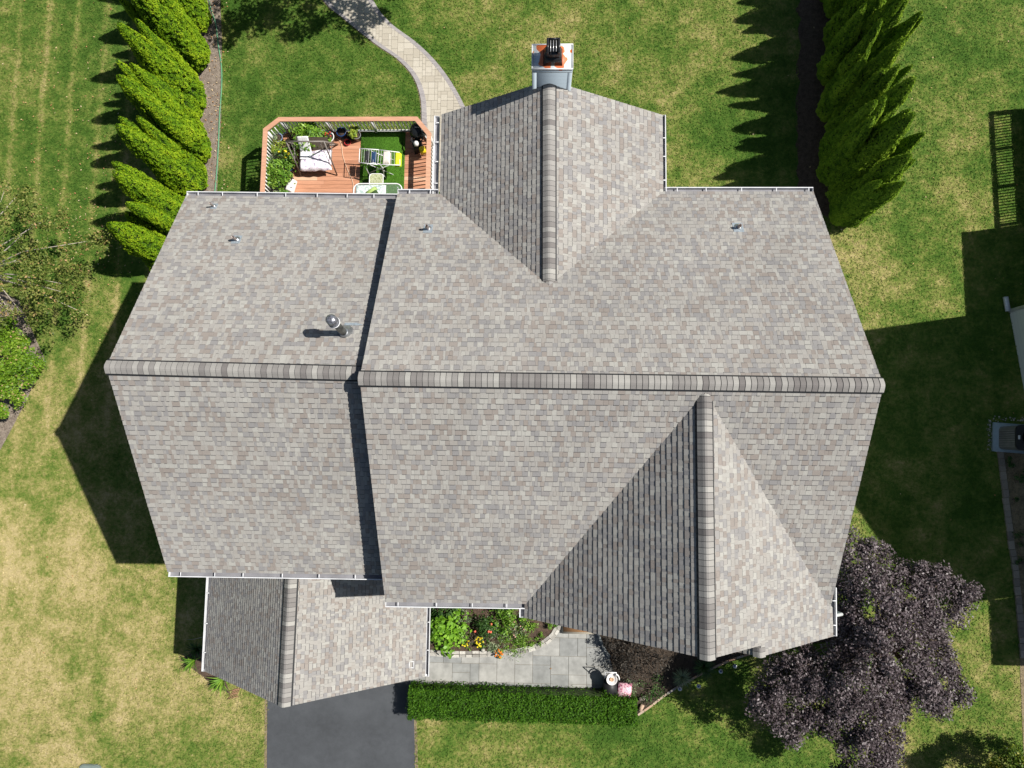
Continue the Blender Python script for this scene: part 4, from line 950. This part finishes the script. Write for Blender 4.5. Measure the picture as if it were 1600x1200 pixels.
potted(449, 277, .18, .32, plain('brown_black_tub', (.055, .04, .035), .5), 'large leafy green plant in a dark brown tub near the left railing', M_LEAF, .42, .5, 1100, .14, 2.4, 31, off=(-.28, .08))
potted(432, 297, .16, .2, M_BLACKP, 'broad bladed grey green potted plant beside the rear gutter', M_GLEAF, .2, .25, 60, .30, 4.5, 32, off=(-.03, .0), up=.8)
potted(446, 299, .14, .2, M_BLACKP, 'bright green broad leaved potted plant beside the white sack', M_LEAF, .14, .2, 60, .22, 3, 33)
# white sack
c = dk(457, 293); m = MB(); m.box((c.x, c.y, DZ+.15), (.26, .52, .3), -.25, .5, .8); sk = m.build('sack', plain('white_sack', (.72, .71, .69), .7), loc=(c.x, c.y, DZ)); b = sk.modifiers.new('bevel', 'BEVEL'); b.width = .05; b.segments = 3
tag(sk, 'white plastic sack leaning on the dark brown tub on the deck', 'sack')
# barbecue and tools in the right corner
c = dk(657, 220); gr = thing('barbecue', (c.x, c.y, DZ), 'black kettle barbecue in the right corner of the deck railing', 'barbecue')
M_ENAM = plain('black_enamel_lid', (.016, .018, .02), .25)
m = MB(); m.lathe((c.x, c.y+.1, DZ+.5), [(.02, -.2), (.16, -.16), (.27, -.02), (.28, .04)], 20); m.build('bowl', M_ENAM, gr, True)
m = MB(); m.lathe((c.x, c.y+.1, DZ+.54), [(.285, 0), (.25, .1), (.15, .19), (.03, .22)], 20); l_ = m.build('lid', M_ENAM, gr, True)
m = MB(); m.tube([(c.x-.07, c.y+.1, DZ+.74), (c.x-.05, c.y+.1, DZ+.81), (c.x+.05, c.y+.1, DZ+.81), (c.x+.07, c.y+.1, DZ+.74)], .012, 8); m.build('handle', M_METAL, l_)
for a in (.5, 2.6, 4.7): m = MB(); m.tube([(c.x+.15*math.cos(a), c.y+.1+.15*math.sin(a), DZ+.4), (c.x+.3*math.cos(a), c.y+.1+.3*math.sin(a), DZ)], .013, 8); m.build('leg', M_BLACKP, gr)
c = dk(654, 236); g2 = thing('power_washer', (c.x, c.y, DZ), 'black pressure washer with coiled hose and yellow tank below the barbecue', 'pressure washer')
m = MB(); m.box((c.x, c.y+.1, DZ+.22), (.34, .36, .42), .3, .5, .8); m.build('body', M_BLACKP, g2)
m = MB()
for i in range(26): a = i*.75; q = .2+.02*math.sin(i*2.3); m.v  # coil points below
P = [(c.x+.02+(.19+.02*math.sin(i*1.7))*math.cos(i*.7), c.y+.2+(.2+.02*math.cos(i*2.1))*math.sin(i*.7), DZ+.46+.012*(i % 9)) for i in range(40)]
m.tube(P, .016, 6); m.build('coiled_hose', M_BLACKP, g2)
c2 = dk(660, 233, .5); m = MB(); m.box((c2.x, c2.y, DZ+.42), (.22, .2, .24), .35, .5, .8); m.build('tank', plain('yellow_plastic', (.72, .52, .02), .4), g2)
c3 = at(650, 224, DZ+.6); t = thing('watering_can', (c3.x, c3.y, DZ), 'small round white canister on a stand left of the yellow tank', 'canister')
m = MB(); m.lathe((c3.x, c3.y, DZ+.5), [(.06, 0), (.085, .02), (.085, .12), (.05, .16), (.02, .18)], 16); m.build('body', M_PWHITE, t, True); m = MB(); m.tube([(c3.x, c3.y, DZ), (c3.x, c3.y, DZ+.5)], .02, 8); m.build('stand', M_METAL, t)

# ================================================================ front garden
def shrub(u, v, z, R, H, n, leaf, asp, mat, label, cat='shrub', sd=1, flowers=None, name='garden_plant', up=.5, stems=5):
    c = at(u, v, z+H*.6); t = thing(name, (c.x, c.y, z), label, cat); m = MB(); leafcloud(m, (c.x, c.y, z), R, H, n, leaf, asp, sd, up); o = m.build('foliage', mat, t)
    s_ = MB(); s_.tube([(c.x, c.y, z-.02), (c.x, c.y, z+H*.5)], .015, 6)
    for i in range(stems): a = i*6.28/stems+sd; s_.tube([(c.x, c.y, z+H*.2), (c.x+R*.55*math.cos(a), c.y+R*.55*math.sin(a), z+H*.6)], .007, 5)
    s_.build('stem', M_BARK, t)
    if flowers:
        rs = random.Random(sd)
        for i in range(flowers[1]):
            a, q = rs.random()*6.28, R*rs.random()**.5*.95; f_ = MB(); f_.lathe((c.x+q*math.cos(a), c.y+q*math.sin(a), z+H*(rs.uniform(.7, 1)-.3*(q/R)**2)), [(.01, 0), (flowers[2], .015), (flowers[2]*.7, .045), (.005, .06)], 8)
            f_.build('flower', flowers[0], t)
    return t
BED = [(600, 930), (870, 930), (876, 958), (872, 982), (858, 1000), (834, 1012), (800, 1018), (750, 1021), (700, 1021), (640, 1020), (600, 1012)]
m = MB(); m.prism(pp(*BED), 0, .09); tag(m.build('garden_bed', M_SOIL), kind='structure')
BED2 = [(932, 930), (934, 985), (942, 1006), (953, 1028), (962, 1060), (972, 1095), (996, 1114), (1046, 1078), (1115, 1040), (1180, 1018), (1300, 1000), (1290, 930)]
q = pp(*BED2); m = MB(); m.face([(p.x, p.y, .06) for p in q][::-1]); tag(m.build('garden_bed', soil('dark_bed_soil', (.018, .014, .011), (.095, .07, .05))), kind='structure')
def stones(name, px, z, w_, h_, L_, gap, mat, label, rows=1, part='edging_stone', jit=.12):
    P = [at(u, v) for u, v in px]; P = resample(P, 60); c = P[30]; t = thing(name, (c.x, c.y, 0), label, 'edging'); acc = 0
    cur = P[0]; i = 1; pts = [P[0]]; need = L_*random.uniform(1-jit*2, 1+jit*2)
    while i < len(P):
        d = (P[i]-cur).length
        if d >= need: cur = cur+(P[i]-cur)*(need/d); pts.append(cur); need = L_*random.uniform(1-jit*2, 1+jit*2)
        else: need -= d; cur = P[i]; i += 1
    for a, b_ in zip(pts, pts[1:]):
        d = (b_-a).normalized(); s_ = Vector((-d.y, d.x, 0))
        for r_ in range(rows):
            m = MB(); o = s_*(w_*(r_+random.uniform(-.08, .08))); aa, bb = a+d*gap/2, b_-d*gap/2; hh = h_*random.uniform(.85, 1.1)
            m.prism([aa+o-s_*w_*.46, bb+o-s_*w_*.46, bb+o+s_*w_*.46, aa+o+s_*w_*.46], z, z+hh, random.random()); m.build(part, mat, t)
    return t
M_PSTONE = tinted('pale_limestone', [(0, (.22, .21, .19)), (.5, (.36, .345, .31)), (1, (.52, .50, .45))], .9, 25, .25)
stones('stone_edging', [(672, 1021), (700, 1023), (750, 1023), (800, 1020), (832, 1014), (856, 1002), (872, 984), (877, 958), (876, 950)], 0, .10, .12, .22, .02, M_PSTONE, 'curved pale stone edging between the flower bed and the bluestone walk', 2)
stones('stone_edging', [(931, 975), (934, 990), (942, 1008), (954, 1028)], 0, .09, .15, .24, .02, plain('dark_stone', (.20, .22, .22), .8, 0, .3, 20), 'short curved dark stone edging beside the bronze leaved shrub', 1)
M_BRICKE = tinted('worn_edging', [(0, (.34, .20, .13)), (.5, (.45, .33, .24)), (1, (.30, .28, .25))], .9, 30, .25)
stones('brick_edging', [(996, 1116), (1015, 1103), (1046, 1080), (1080, 1060), (1115, 1042), (1150, 1027), (1185, 1017)], 0, .07, .08, .30, .015, M_BRICKE, 'thin worn brick edging curving from the hedge end to under the roof')
shrub(695, 988, .09, .62, .55, 900, .145, 1.25, M_LIME, 'mound of large lime heart shaped leaves beside the garage gutter', 'plant', 41, up=.9)
shrub(694, 957, .09, .42, .5, 700, .08, 1.6, M_DLEAF, 'dark green shrub tucked in the corner below the front gutters', 'shrub', 42)
shrub(732, 983, .09, .42, .42, 900, .07, 1.6, M_DARKRED, 'dark bronze leaved plant beside the lime heart leaved mound', 'plant', 43)
shrub(720, 962, .09, .30, .3, 260, .06, 1.6, M_GLEAF, 'grey green plant by the bare soil near the front gutter', 'plant', 44)
shrub(786, 967, .09, .48, .5, 950, .085, 1.7, M_LEAF, 'bright green bushy plant near the inner corner of the gutter', 'plant', 45)
shrub(758, 978, .09, .42, .5, 760, .075, 1.6, M_DLEAF, 'dark green rose bush with coral blooms in the middle of the bed', 'rose bush', 46, flowers=(plain('coral_petals', (.75, .15, .09), .6), 4, .045), name='rose_bush')
shrub(671, 980, .09, .18, .5, 160, .08, 1.6, M_LEAF, 'small plant with deep red blooms against the garage gutter', 'plant', 47, flowers=(M_RED, 3, .05))
shrub(748, 1002, .09, .20, .26, 160, .06, 1.8, M_DLEAF, 'low mound of yellow flowers at the front of the bed', 'flowers', 48, flowers=(M_YEL, 26, .032))
shrub(727, 1003, .09, .17, .24, 100, .06, 1.8, M_DLEAF, 'smaller clump of yellow flowers next to the lime mound', 'flowers', 49, flowers=(M_YEL, 14, .030))
shrub(779, 1020, .05, .17, .24, 130, .06, 1.8, M_LEAF, 'orange marigolds spilling over the pale stone edging', 'flowers', 50, flowers=(M_ORG, 16, .036))
shrub(772, 998, .09, .40, .3, 760, .06, 2.4, M_GLEAF, 'low grey green plant behind the orange marigolds', 'plant', 51)
shrub(804, 1002, .09, .44, .22, 1100, .055, 2.2, M_LEAF, 'low fresh green ground plant along the curved edging', 'plant', 52)
shrub(826, 1006, .09, .18, .16, 220, .05, 2.2, M_LEAF, 'small green tuft at the bend of the curved edging', 'plant', 53)
shrub(846, 1000, .09, .17, .18, 200, .06, 2, M_LEAF, 'isolated green plant on bare soil near the bend of the edging', 'plant', 54)
shrub(806, 980, .09, .34, .3, 420, .06, 2, M_GLEAF, 'pinkish dried flower plant on the soil in the bed', 'plant', 55, flowers=(plain('dusty_pink_petals', (.55, .30, .25), .8), 9, .03))
shrub(824, 972, .09, .28, .3, 460, .07, 1.8, M_LEAF, 'green plant below the short corner piece of gutter', 'plant', 56)
shrub(862, 975, .09, .18, .25, 200, .06, 1.8, M_LEAF, 'small green plant between the edging and the dark gable roof', 'plant', 57)
shrub(655, 1000, .09, .3, .3, 200, .06, 1.8, M_DLEAF, 'dark green plant mostly hidden below the garage eave', 'plant', 58)
p = at(755, 1014); m = MB(); m.lathe((p.x, p.y, .09), [(.07, 0), (.075, .05), (.05, .1), (.01, .11)], 8, .5); tag(m.build('garden_stone', M_PSTONE, loc=(p.x, p.y, .09)), 'pale grey upright stone between yellow and orange flowers', 'stone')
# small bedding filling the soil gaps
m = MB(); 
for i in range(60):
    u, v = random.uniform(672, 862), random.uniform(948, 1014)
    if inside(u, v, [(672, 948), (820, 948), (868, 970), (850, 998), (800, 1014), (672, 1014)]) and not (825 < u < 860 and 965 < v < 995): leafcloud(m, tuple(at(u, v, .09)), .12, .12, 50, .045, 2, 100+i)
tag(m.build('ground_cover', M_LEAF), kind='stuff')
# right bed
shrub(1003, 1028, .06, .86, 1.0, 2300, .12, 4.2, M_BRONZE, 'large bronze brown feathery shrub under the front gable edge', 'shrub', 60, stems=9, up=.3)
shrub(954, 1003, .06, .26, .8, 420, .11, 4.2, M_BRONZE, 'narrow bronze shrub overhanging the bluestone walk by the dark edging', 'shrub', 61)
shrub(1020, 1078, .06, .4, .35, 520, .06, 1.8, M_DLEAF, 'low dark green plant below the bronze brown shrub', 'plant', 62)
shrub(985, 1070, .06, .3, .35, 380, .06, 1.8, M_GLEAF, 'grey green plant behind the pink padded stool', 'plant', 63)
def tuft(name, u, v, z, R, H, n, mat, label, wdt=.012, sd=1, cat='grass', loc=None, bias=0, biasdir=0):
    c = at(u, v, z) if loc is None else Vector(loc); t = thing(name, (c.x, c.y, z), label, cat); rs = random.Random(sd)
    for grp in (0,):
        m = MB()
        for i in range(n):
            a = rs.random()*6.28
            if rs.random() < bias: a = biasdir+rs.gauss(0, .5)
            r_ = R*rs.uniform(.6, 1.1); h = H*rs.uniform(.6, 1.1); d = Vector((math.cos(a), math.sin(a), 0)); s_ = Vector((-d.y, d.x, 0)); P = []
            for f in (0, .3, .6, .85, 1): P.append((c+d*(r_*f**1.3)+Vector((0, 0, h*(1.7*f-1.1*f*f)*1.4)), wdt*(1-f**2)+.001))
            tt = rs.random()
            for (p1, w1), (p2, w2) in zip(P, P[1:]):
                m.face([p1-s_*w1, p2-s_*w2, p2+s_*w2, p1+s_*w1], tt)
                lift = Vector((0, 0, -.003)); m.face([p1-s_*w1+lift, p1+s_*w1+lift, p2+s_*w2+lift, p2-s_*w2+lift], tt)
        m.build('blades', mat, t)
    m = MB(); m.lathe((c.x, c.y, z-.01), [(.05, 0), (.04, .05), (.02, .06)], 8); m.build('crown_base', M_BARK, t); return t
tuft('ornamental_grass', 1064, 1056, .06, .34, .32, 170, M_GLEAF, 'light green ornamental grass tuft by the brick edging', .010, 64)
tuft('ornamental_grass', 1098, 1040, .06, .40, .34, 170, M_DLEAF, 'dark green ornamental grass tuft just below the gable tip', .010, 65)
for i, (u, v, l_) in enumerate(((1059, 1071, 'beside the light grass tuft'), (1088, 1067, 'on the lawn below the grass tufts'), (1122, 1044, 'on the lawn nearest the gable tip'), (1144, 1036, 'furthest right along the edging'))):
    p = at(u, v); t = thing('solar_light', (p.x, p.y, 0), 'small round solar path light '+l_, 'solar light', 'solar path lights'); m = MB(); m.lathe((p.x, p.y, 0), [(.015, 0), (.015, .3), (.02, .3)], 8); m.build('stake', M_BLACKP, t)
    m = MB(); m.lathe((p.x, p.y, .3), [(.05, 0), (.07, .03), (.075, .04), (.05, .05)], 14); m.build('lamp_head', M_METAL, t); m = MB(); m.box((p.x, p.y, .355), (.05, .05, .008)); m.build('solar_panel', M_BLUE, t)
for i, (u, v, a, l_) in enumerate(((1004, 1091, .3, 'behind the pink stool'), (1002, 1106, 1.1, 'at the end of the worn edging'))):
    p = at(u, v, .12); m = MB(); m.box((p.x, p.y, .11), (.22, .11, .1), a, random.random()); tag(m.build('loose_brick', M_BRICKE, loc=(p.x, p.y, .06)), 'loose worn brick '+l_, 'brick', 'loose bricks')
# cart with white basin, pink stool
c = at(954, 1078, .5); ct = thing('garden_cart', (c.x, c.y, 0), 'black box cart with a white handle frame on the bluestone walk', 'cart')
m = MB(); m.box((c.x, c.y+.02, .30), (.40, .60, .34), .03, .5, 1.04); m.build('box', M_BLACKP, ct)
for dx, dy in ((-.15, -.2), (.15, -.2), (-.15, .2), (.15, .2)): m = MB(); m.tube([(c.x+dx-.02, c.y+dy, .07), (c.x+dx+.02, c.y+dy, .07)], .07, 12); m.build('wheel', M_BLACKP, ct)
h0 = at(946, 1050, .85); h1 = at(963, 1051, .85); m = MB(); m.tube([(c.x-.17, c.y+.2, .3), h0, h1, (c.x+.17, c.y+.2, .3)], .015, 8); m.build('handle', M_WTUBE, ct)
c2 = at(956, 1062, .62); b = thing('basin', (c2.x, c2.y, .5), 'round white basin with a tan bowl inside resting on the black cart', 'basin')
m = MB(); m.lathe((c2.x, c2.y, .5), [(.09, 0), (.15, .08), (.175, .13), (.165, .135), (.14, .09), (.02, .06)], 22); m.build('rim', M_PWHITE, b, True); m = MB(); m.lathe((c2.x, c2.y, .57), [(.04, 0), (.06, .04), (.065, .05), (.045, .03), (.01, .02)], 14); m.build('bowl', plain('tan_clay', (.50, .33, .20), .7), b, True)
m = MB(); P = [(c2.x+.03+.20*math.cos(a), c2.y+.03+.20*math.sin(a), .66+.06*math.sin(a)) for a in np.linspace(-.1, 2.9, 12)]; m.tube(P, .022, 8); m.build('handle', M_PWHITE, b)
c = at(976, 1080, .45); k = N('pink_floral_fabric', .9); f = k.noise(11, 3, .6, dist=1.2); k.col(k.ramp(f, [(.38, (.42, .10, .18)), (.47, (.66, .32, .40)), (.56, (.72, .52, .55)), (1, (.74, .62, .62))])); M_PF = k.m
st = thing('padded_stool', (c.x, c.y, 0), 'pink floral padded stool beside the end of the hedge', 'stool'); m = MB(); m.box((c.x, c.y, .40), (.46, .5, .14), -.12, .5, .92); m.build('seat', M_PF, st)
m = MB(); m.box((c.x, c.y, .31), (.38, .42, .04), -.12); m.build('seat_frame', M_BLACKP, st)
for dx, dy in ((-.18, -.19), (.18, -.19), (-.18, .19), (.18, .19)): m = MB(); m.tube([(c.x+dx, c.y+dy, .3), (c.x+dx*1.1, c.y+dy*1.1, 0)], .016, 8); m.build('leg', M_METAL, st)
# strap leaved plants beside the garage
tuft('strap_leaf_plant', 0, 0, .01, .55, .42, 46, M_LEAF, 'strap leaved plant fanning out from under the garage roof corner', .02, 70, 'plant', tuple(at(352, 1058, .01)), .7, -2.2)
tuft('strap_leaf_plant', 0, 0, .01, .42, .42, 30, M_LEAF, 'strap leaved plant half in the shade left of the garage gutter', .02, 71, 'plant', tuple(at(306, 1030, .01)), .45, -2.3)
tuft('strap_leaf_plant', 0, 0, .01, .42, .4, 34, M_DLEAF, 'dark strap leaved plant wholly in the shade of the garage', .018, 72, 'plant', tuple(at(312, 1012, .01)), .2, 2.5)
a = at(330, 985, .9); m = MB(); m.tube([a, at(318, 995, .7), at(302, 999, .6), at(292, 999, .6)], [.012, .009, .006, .003], 6); m.tube([at(318, 995, .7), at(322, 1002, .5), at(334, 1005, .1)], [.008, .008, .012], 6)
tag(m.build('bare_branch', M_PALEB, loc=tuple(at(334, 1005, 0))), 'thin bare twig leaning out in the shade by the garage', 'twig')
c = at(364, 1084); m = MB(); 
for i in range(5): m.bar((c.x-.16+i*.07, c.y-.2+i*.03, .03), (c.x+.06+i*.05, c.y+.17+i*.01, .04), .012, .015)
for i in range(3): m.bar((c.x-.15, c.y-.15+i*.12, .045), (c.x+.2, c.y-.07+i*.12, .045), .012, .012)
tag(m.build('red_trellis', plain('faded_red_wood', (.38, .20, .13), .8), loc=(c.x, c.y, 0)), 'small faded red trellis lying on the grass below the garage roof', 'trellis')
c = at(142, 1203); m = MB(); P = rrect(c.x-.36, c.x+.36, c.y-.3, c.y+.2, .15); m.prism(P, 0, .07); m.prism([(c.x+(x-c.x)*.88, c.y+(y-c.y)*.88) for x, y in P], .07, .09); tag(m.build('utility_cover', plain('grey_green_plastic', (.16, .20, .18), .6), loc=(c.x, c.y, 0)), 'grey green utility cover in the lawn at the bottom edge', 'utility cover')
# fallen leaves
n = 900; P = []
for i in range(n):
    u, v = random.choice(((random.gauss(90, 70), random.gauss(230, 110)), (random.gauss(120, 60), random.gauss(370, 50)), (random.uniform(0, 1600), random.uniform(0, 1200)), (random.gauss(330, 12), random.uniform(0, 300))))
    p = at(u, v, .06); P.append((p.x, p.y, .055)) if not (p.x > -9.2 and p.x < 7 and -6.3 < p.y < 8.3) and not (-9.4 < p.x < -2.5 and 6 < p.y < 11) and not(-8.8 < p.x < -3.8 and p.y < -6) else None
Nn = rng.normal(size=(len(P), 3))*.3; Nn[:, 2] = 1; m = MB(); m.leaves(P, Nn, np.full(len(P), .06), 1.4); tag(m.build('fallen_leaves', leafmat('dry_fallen_leaves', [(0, (.30, .12, .05)), (.5, (.45, .28, .12)), (1, (.62, .52, .32))], .8, .1)), kind='stuff')

# ================================================================ neighbouring house and its side yard
nh = thing('neighbour_house', (18, 0, 0), 'pale sided neighbouring house in its own shade at the right edge', 'house')
A, B, C, D = Vector((16.0, 4.93, 0)), Vector((17.15, -4.2, 0)), Vector((26.2, -3.1, 0)), Vector((25.0, 6.1, 0))
mW, mE = Vector((16.62, .3, 8.05)), Vector((25.6, 1.4, 8.05)); hn, hs = 6.25, 5.25
m = MB(); m.face([A, B, C, D]); W = lambda p, z: Vector((p.x, p.y, z))
m.face([A, W(A, hn), mW, W(B, hs), B]); m.face([D, W(D, hn), mE, W(C, hs), C]); m.face([B, W(B, hs), W(C, hs), C]); m.face([A, D, W(D, hn), W(A, hn)])
m.build('wall', M_NSIDING, nh)
def tilt(a, b_, c, d, name='roof'):
    m = MB(); T = [Vector(x) for x in (a, b_, c, d)]; dn = Vector((0, 0, -.12)); m.face(T); m.face([x+dn for x in T][::-1])
    for i in range(4): m.face([T[i], T[(i+1) % 4], T[(i+1) % 4]+dn, T[i]+dn])
    return m.build(name, M_SHINGLE, nh)
up_ = Vector((0, 0, .13)); o = Vector((-.12, -.02, 0))
tilt(W(A, hn)+up_+o, mW+up_+o, mE+up_, W(D, hn)+up_); tilt(mW+up_+o, W(B, hs)+up_+o, W(C, hs)+up_, mE+up_)
for (x0, x1, y0, y1, h) in ((17.25, 25.2, 4.98, 8.1, 3.4), (17.2, 25.8, -6.3, -4.25, 3.0)):
    m = MB(); m.box(((x0+x1)/2, (y0+y1)/2, h/2-.05), (x1-x0-.1, y1-y0-.04, h-.1)); m.build('wall', M_NSIDING, nh); tilt((x0-.02, y0, h), (x1, y0, h+.6), (x1, y1, h+.6), (x0-.02, y1, h))
d_ = (B-A).normalized()
m = MB(); m.bar(A+Vector((-.01, .01, .05)), A+Vector((-.01, .01, hn-.1)), .1, .1, None, (0, 1, 0)); m.build('corner_trim', M_WHITE, nh)
m = MB(); m.bar(at(1571, 464, .1), at(1575, 486, .12), .13, .09); m.build('downspout', M_WHITE, nh)
nd = thing('neighbour_deck', (18.5, 10, 0), 'raised railed deck of the neighbouring house that shades the right lawn', 'deck')
m = MB(); m.box((21, 10.15, 1.05), (7.4, 4.1, .16)); m.build('deck_floor', M_DECK, nd); m = MB(); m.box((21, 10.15, .5), (7.2, 3.9, .95)); m.build('skirting', M_DECK, nd)
m = MB(); m.box((17.32, 10.15, 1.97), (.16, 4.15, .05)); m.build('rail_cap', M_RAIL, nd); m = MB(); m.box((20.5, 12.18, 1.97), (6.3, .14, .05)); m.build('rail_cap', M_RAIL, nd)
for y in (8.15, 9.5, 10.85, 12.15): m = MB(); m.box((17.32, y, 1.55), (.1, .1, .85)); m.build('post', M_RAIL, nd)
y = 8.25
while y < 12.1: m = MB(); m.box((17.32, y, 1.55), (.035, .035, .84)); m.build('baluster', M_RAIL, nd); y += .1
# side bed
sheet('side_bed', [pp((1556, 702), (1600, 690), (1900, 690), (1900, 1300), (1604, 1300), (1590, 960), (1577, 830))], .012, M_SAND)
stones('paver_edging', [(1562, 704), (1568, 760), (1577, 830), (1586, 900), (1593, 965), (1599, 1040)], 0, .2, .07, .25, .012, tinted('concrete_edging', [(0, (.20, .17, .14)), (1, (.30, .26, .21))], .9, 30, .2), 'row of concrete pavers edging the shaded side bed at the right', 1)
for i, (u, v, R_) in enumerate(((1578, 718, .13), (1584, 728, .16), (1590, 752, .2), (1588, 780, .1), (1598, 840, .25), (1600, 880, .2), (1600, 742, .16))):
    shrub(u, v, .012, R_, .25, 160, .06, 1.8, M_DLEAF, ['tiny dark plant nearest the air conditioner in the side bed', 'small dark plant second from the air conditioner', 'larger dark plant in the middle of the sandy side bed', 'small low plant against the concrete pavers', 'bushy dark plant lower in the side bed at the frame edge', 'dark plant lowest in the side bed at the frame edge', 'dark plant at the frame edge beside the air conditioner'][i], 'plant', 80+i)
# air conditioner
p0, p1 = at(1549, 660), at(1551, 702); ac = thing('air_conditioner', (15.95, .68, 0), 'grey louvred air conditioner on a pale pad beside the neighbouring house', 'air conditioner')
rz = -.07; m = MB(); m.box((15.72, .66, .05), (1.06, .96, .1), rz); m.build('pad', plain('blue_grey_pad', (.27, .34, .38), .8), ac)
def rot(P, c, a): return [(c[0]+(x-c[0])*math.cos(a)-(y-c[1])*math.sin(a), c[1]+(x-c[0])*math.sin(a)+(y-c[1])*math.cos(a)) for x, y in P]
cx_, cy_ = 15.76, .64; P = rot(rrect(cx_-.40, cx_+.40, cy_-.38, cy_+.38, .12), (cx_, cy_), rz); m = MB(); m.prism(P, .1, .92); m.build('cabinet', plain('grey_ac_paint', (.17, .165, .155), .5), ac)
m = MB()
for i in range(8): m.box((cx_-.408, cy_-.26+i*.073, .51), (.022, .022, .74), rz)
m.build('louvres', plain('light_grey_louvre', (.26, .25, .235), .5), ac)
m = MB(); m.prism(rot(rrect(cx_-.42, cx_+.42, cy_-.40, cy_+.40, .16), (cx_, cy_), rz), .92, .98); m.build('top_cover', M_BLACKP, ac)
m = MB(); m.lathe((cx_+.03, cy_, .98), [(.30, 0), (.30, .02), (.27, .02), (.27, .0)], 24); m.build('fan_guard', M_BLACK, ac)
m = MB(); m.box((cx_-.33, cy_+.02, .985), (.06, .13, .012), rz); m.build('badge', M_PWHITE, ac)
p = at(1557, 701, .05); m = MB(); m.lathe((p.x, p.y, 0), [(.1, 0), (.11, .04), (.07, .09), (.01, .1)], 9, .9); tag(m.build('pale_rock', M_PSTONE, loc=(p.x, p.y, 0)), 'pale rock at the lower corner of the air conditioner pad', 'rock')
m = MB()
for i in range(90):
    t = random.random(); p = at(1546+random.gauss(0, 2.2), 655+50*t) if i < 55 else at(1550+60*random.random(), 655+random.gauss(0, 2)); r_ = random.uniform(.012, .03); m.lathe((p.x, p.y, 0), [(r_, 0), (r_, r_*.7), (r_*.4, r_*1.2)], 6, random.random())
tag(m.build('gravel', M_PSTONE), kind='stuff')
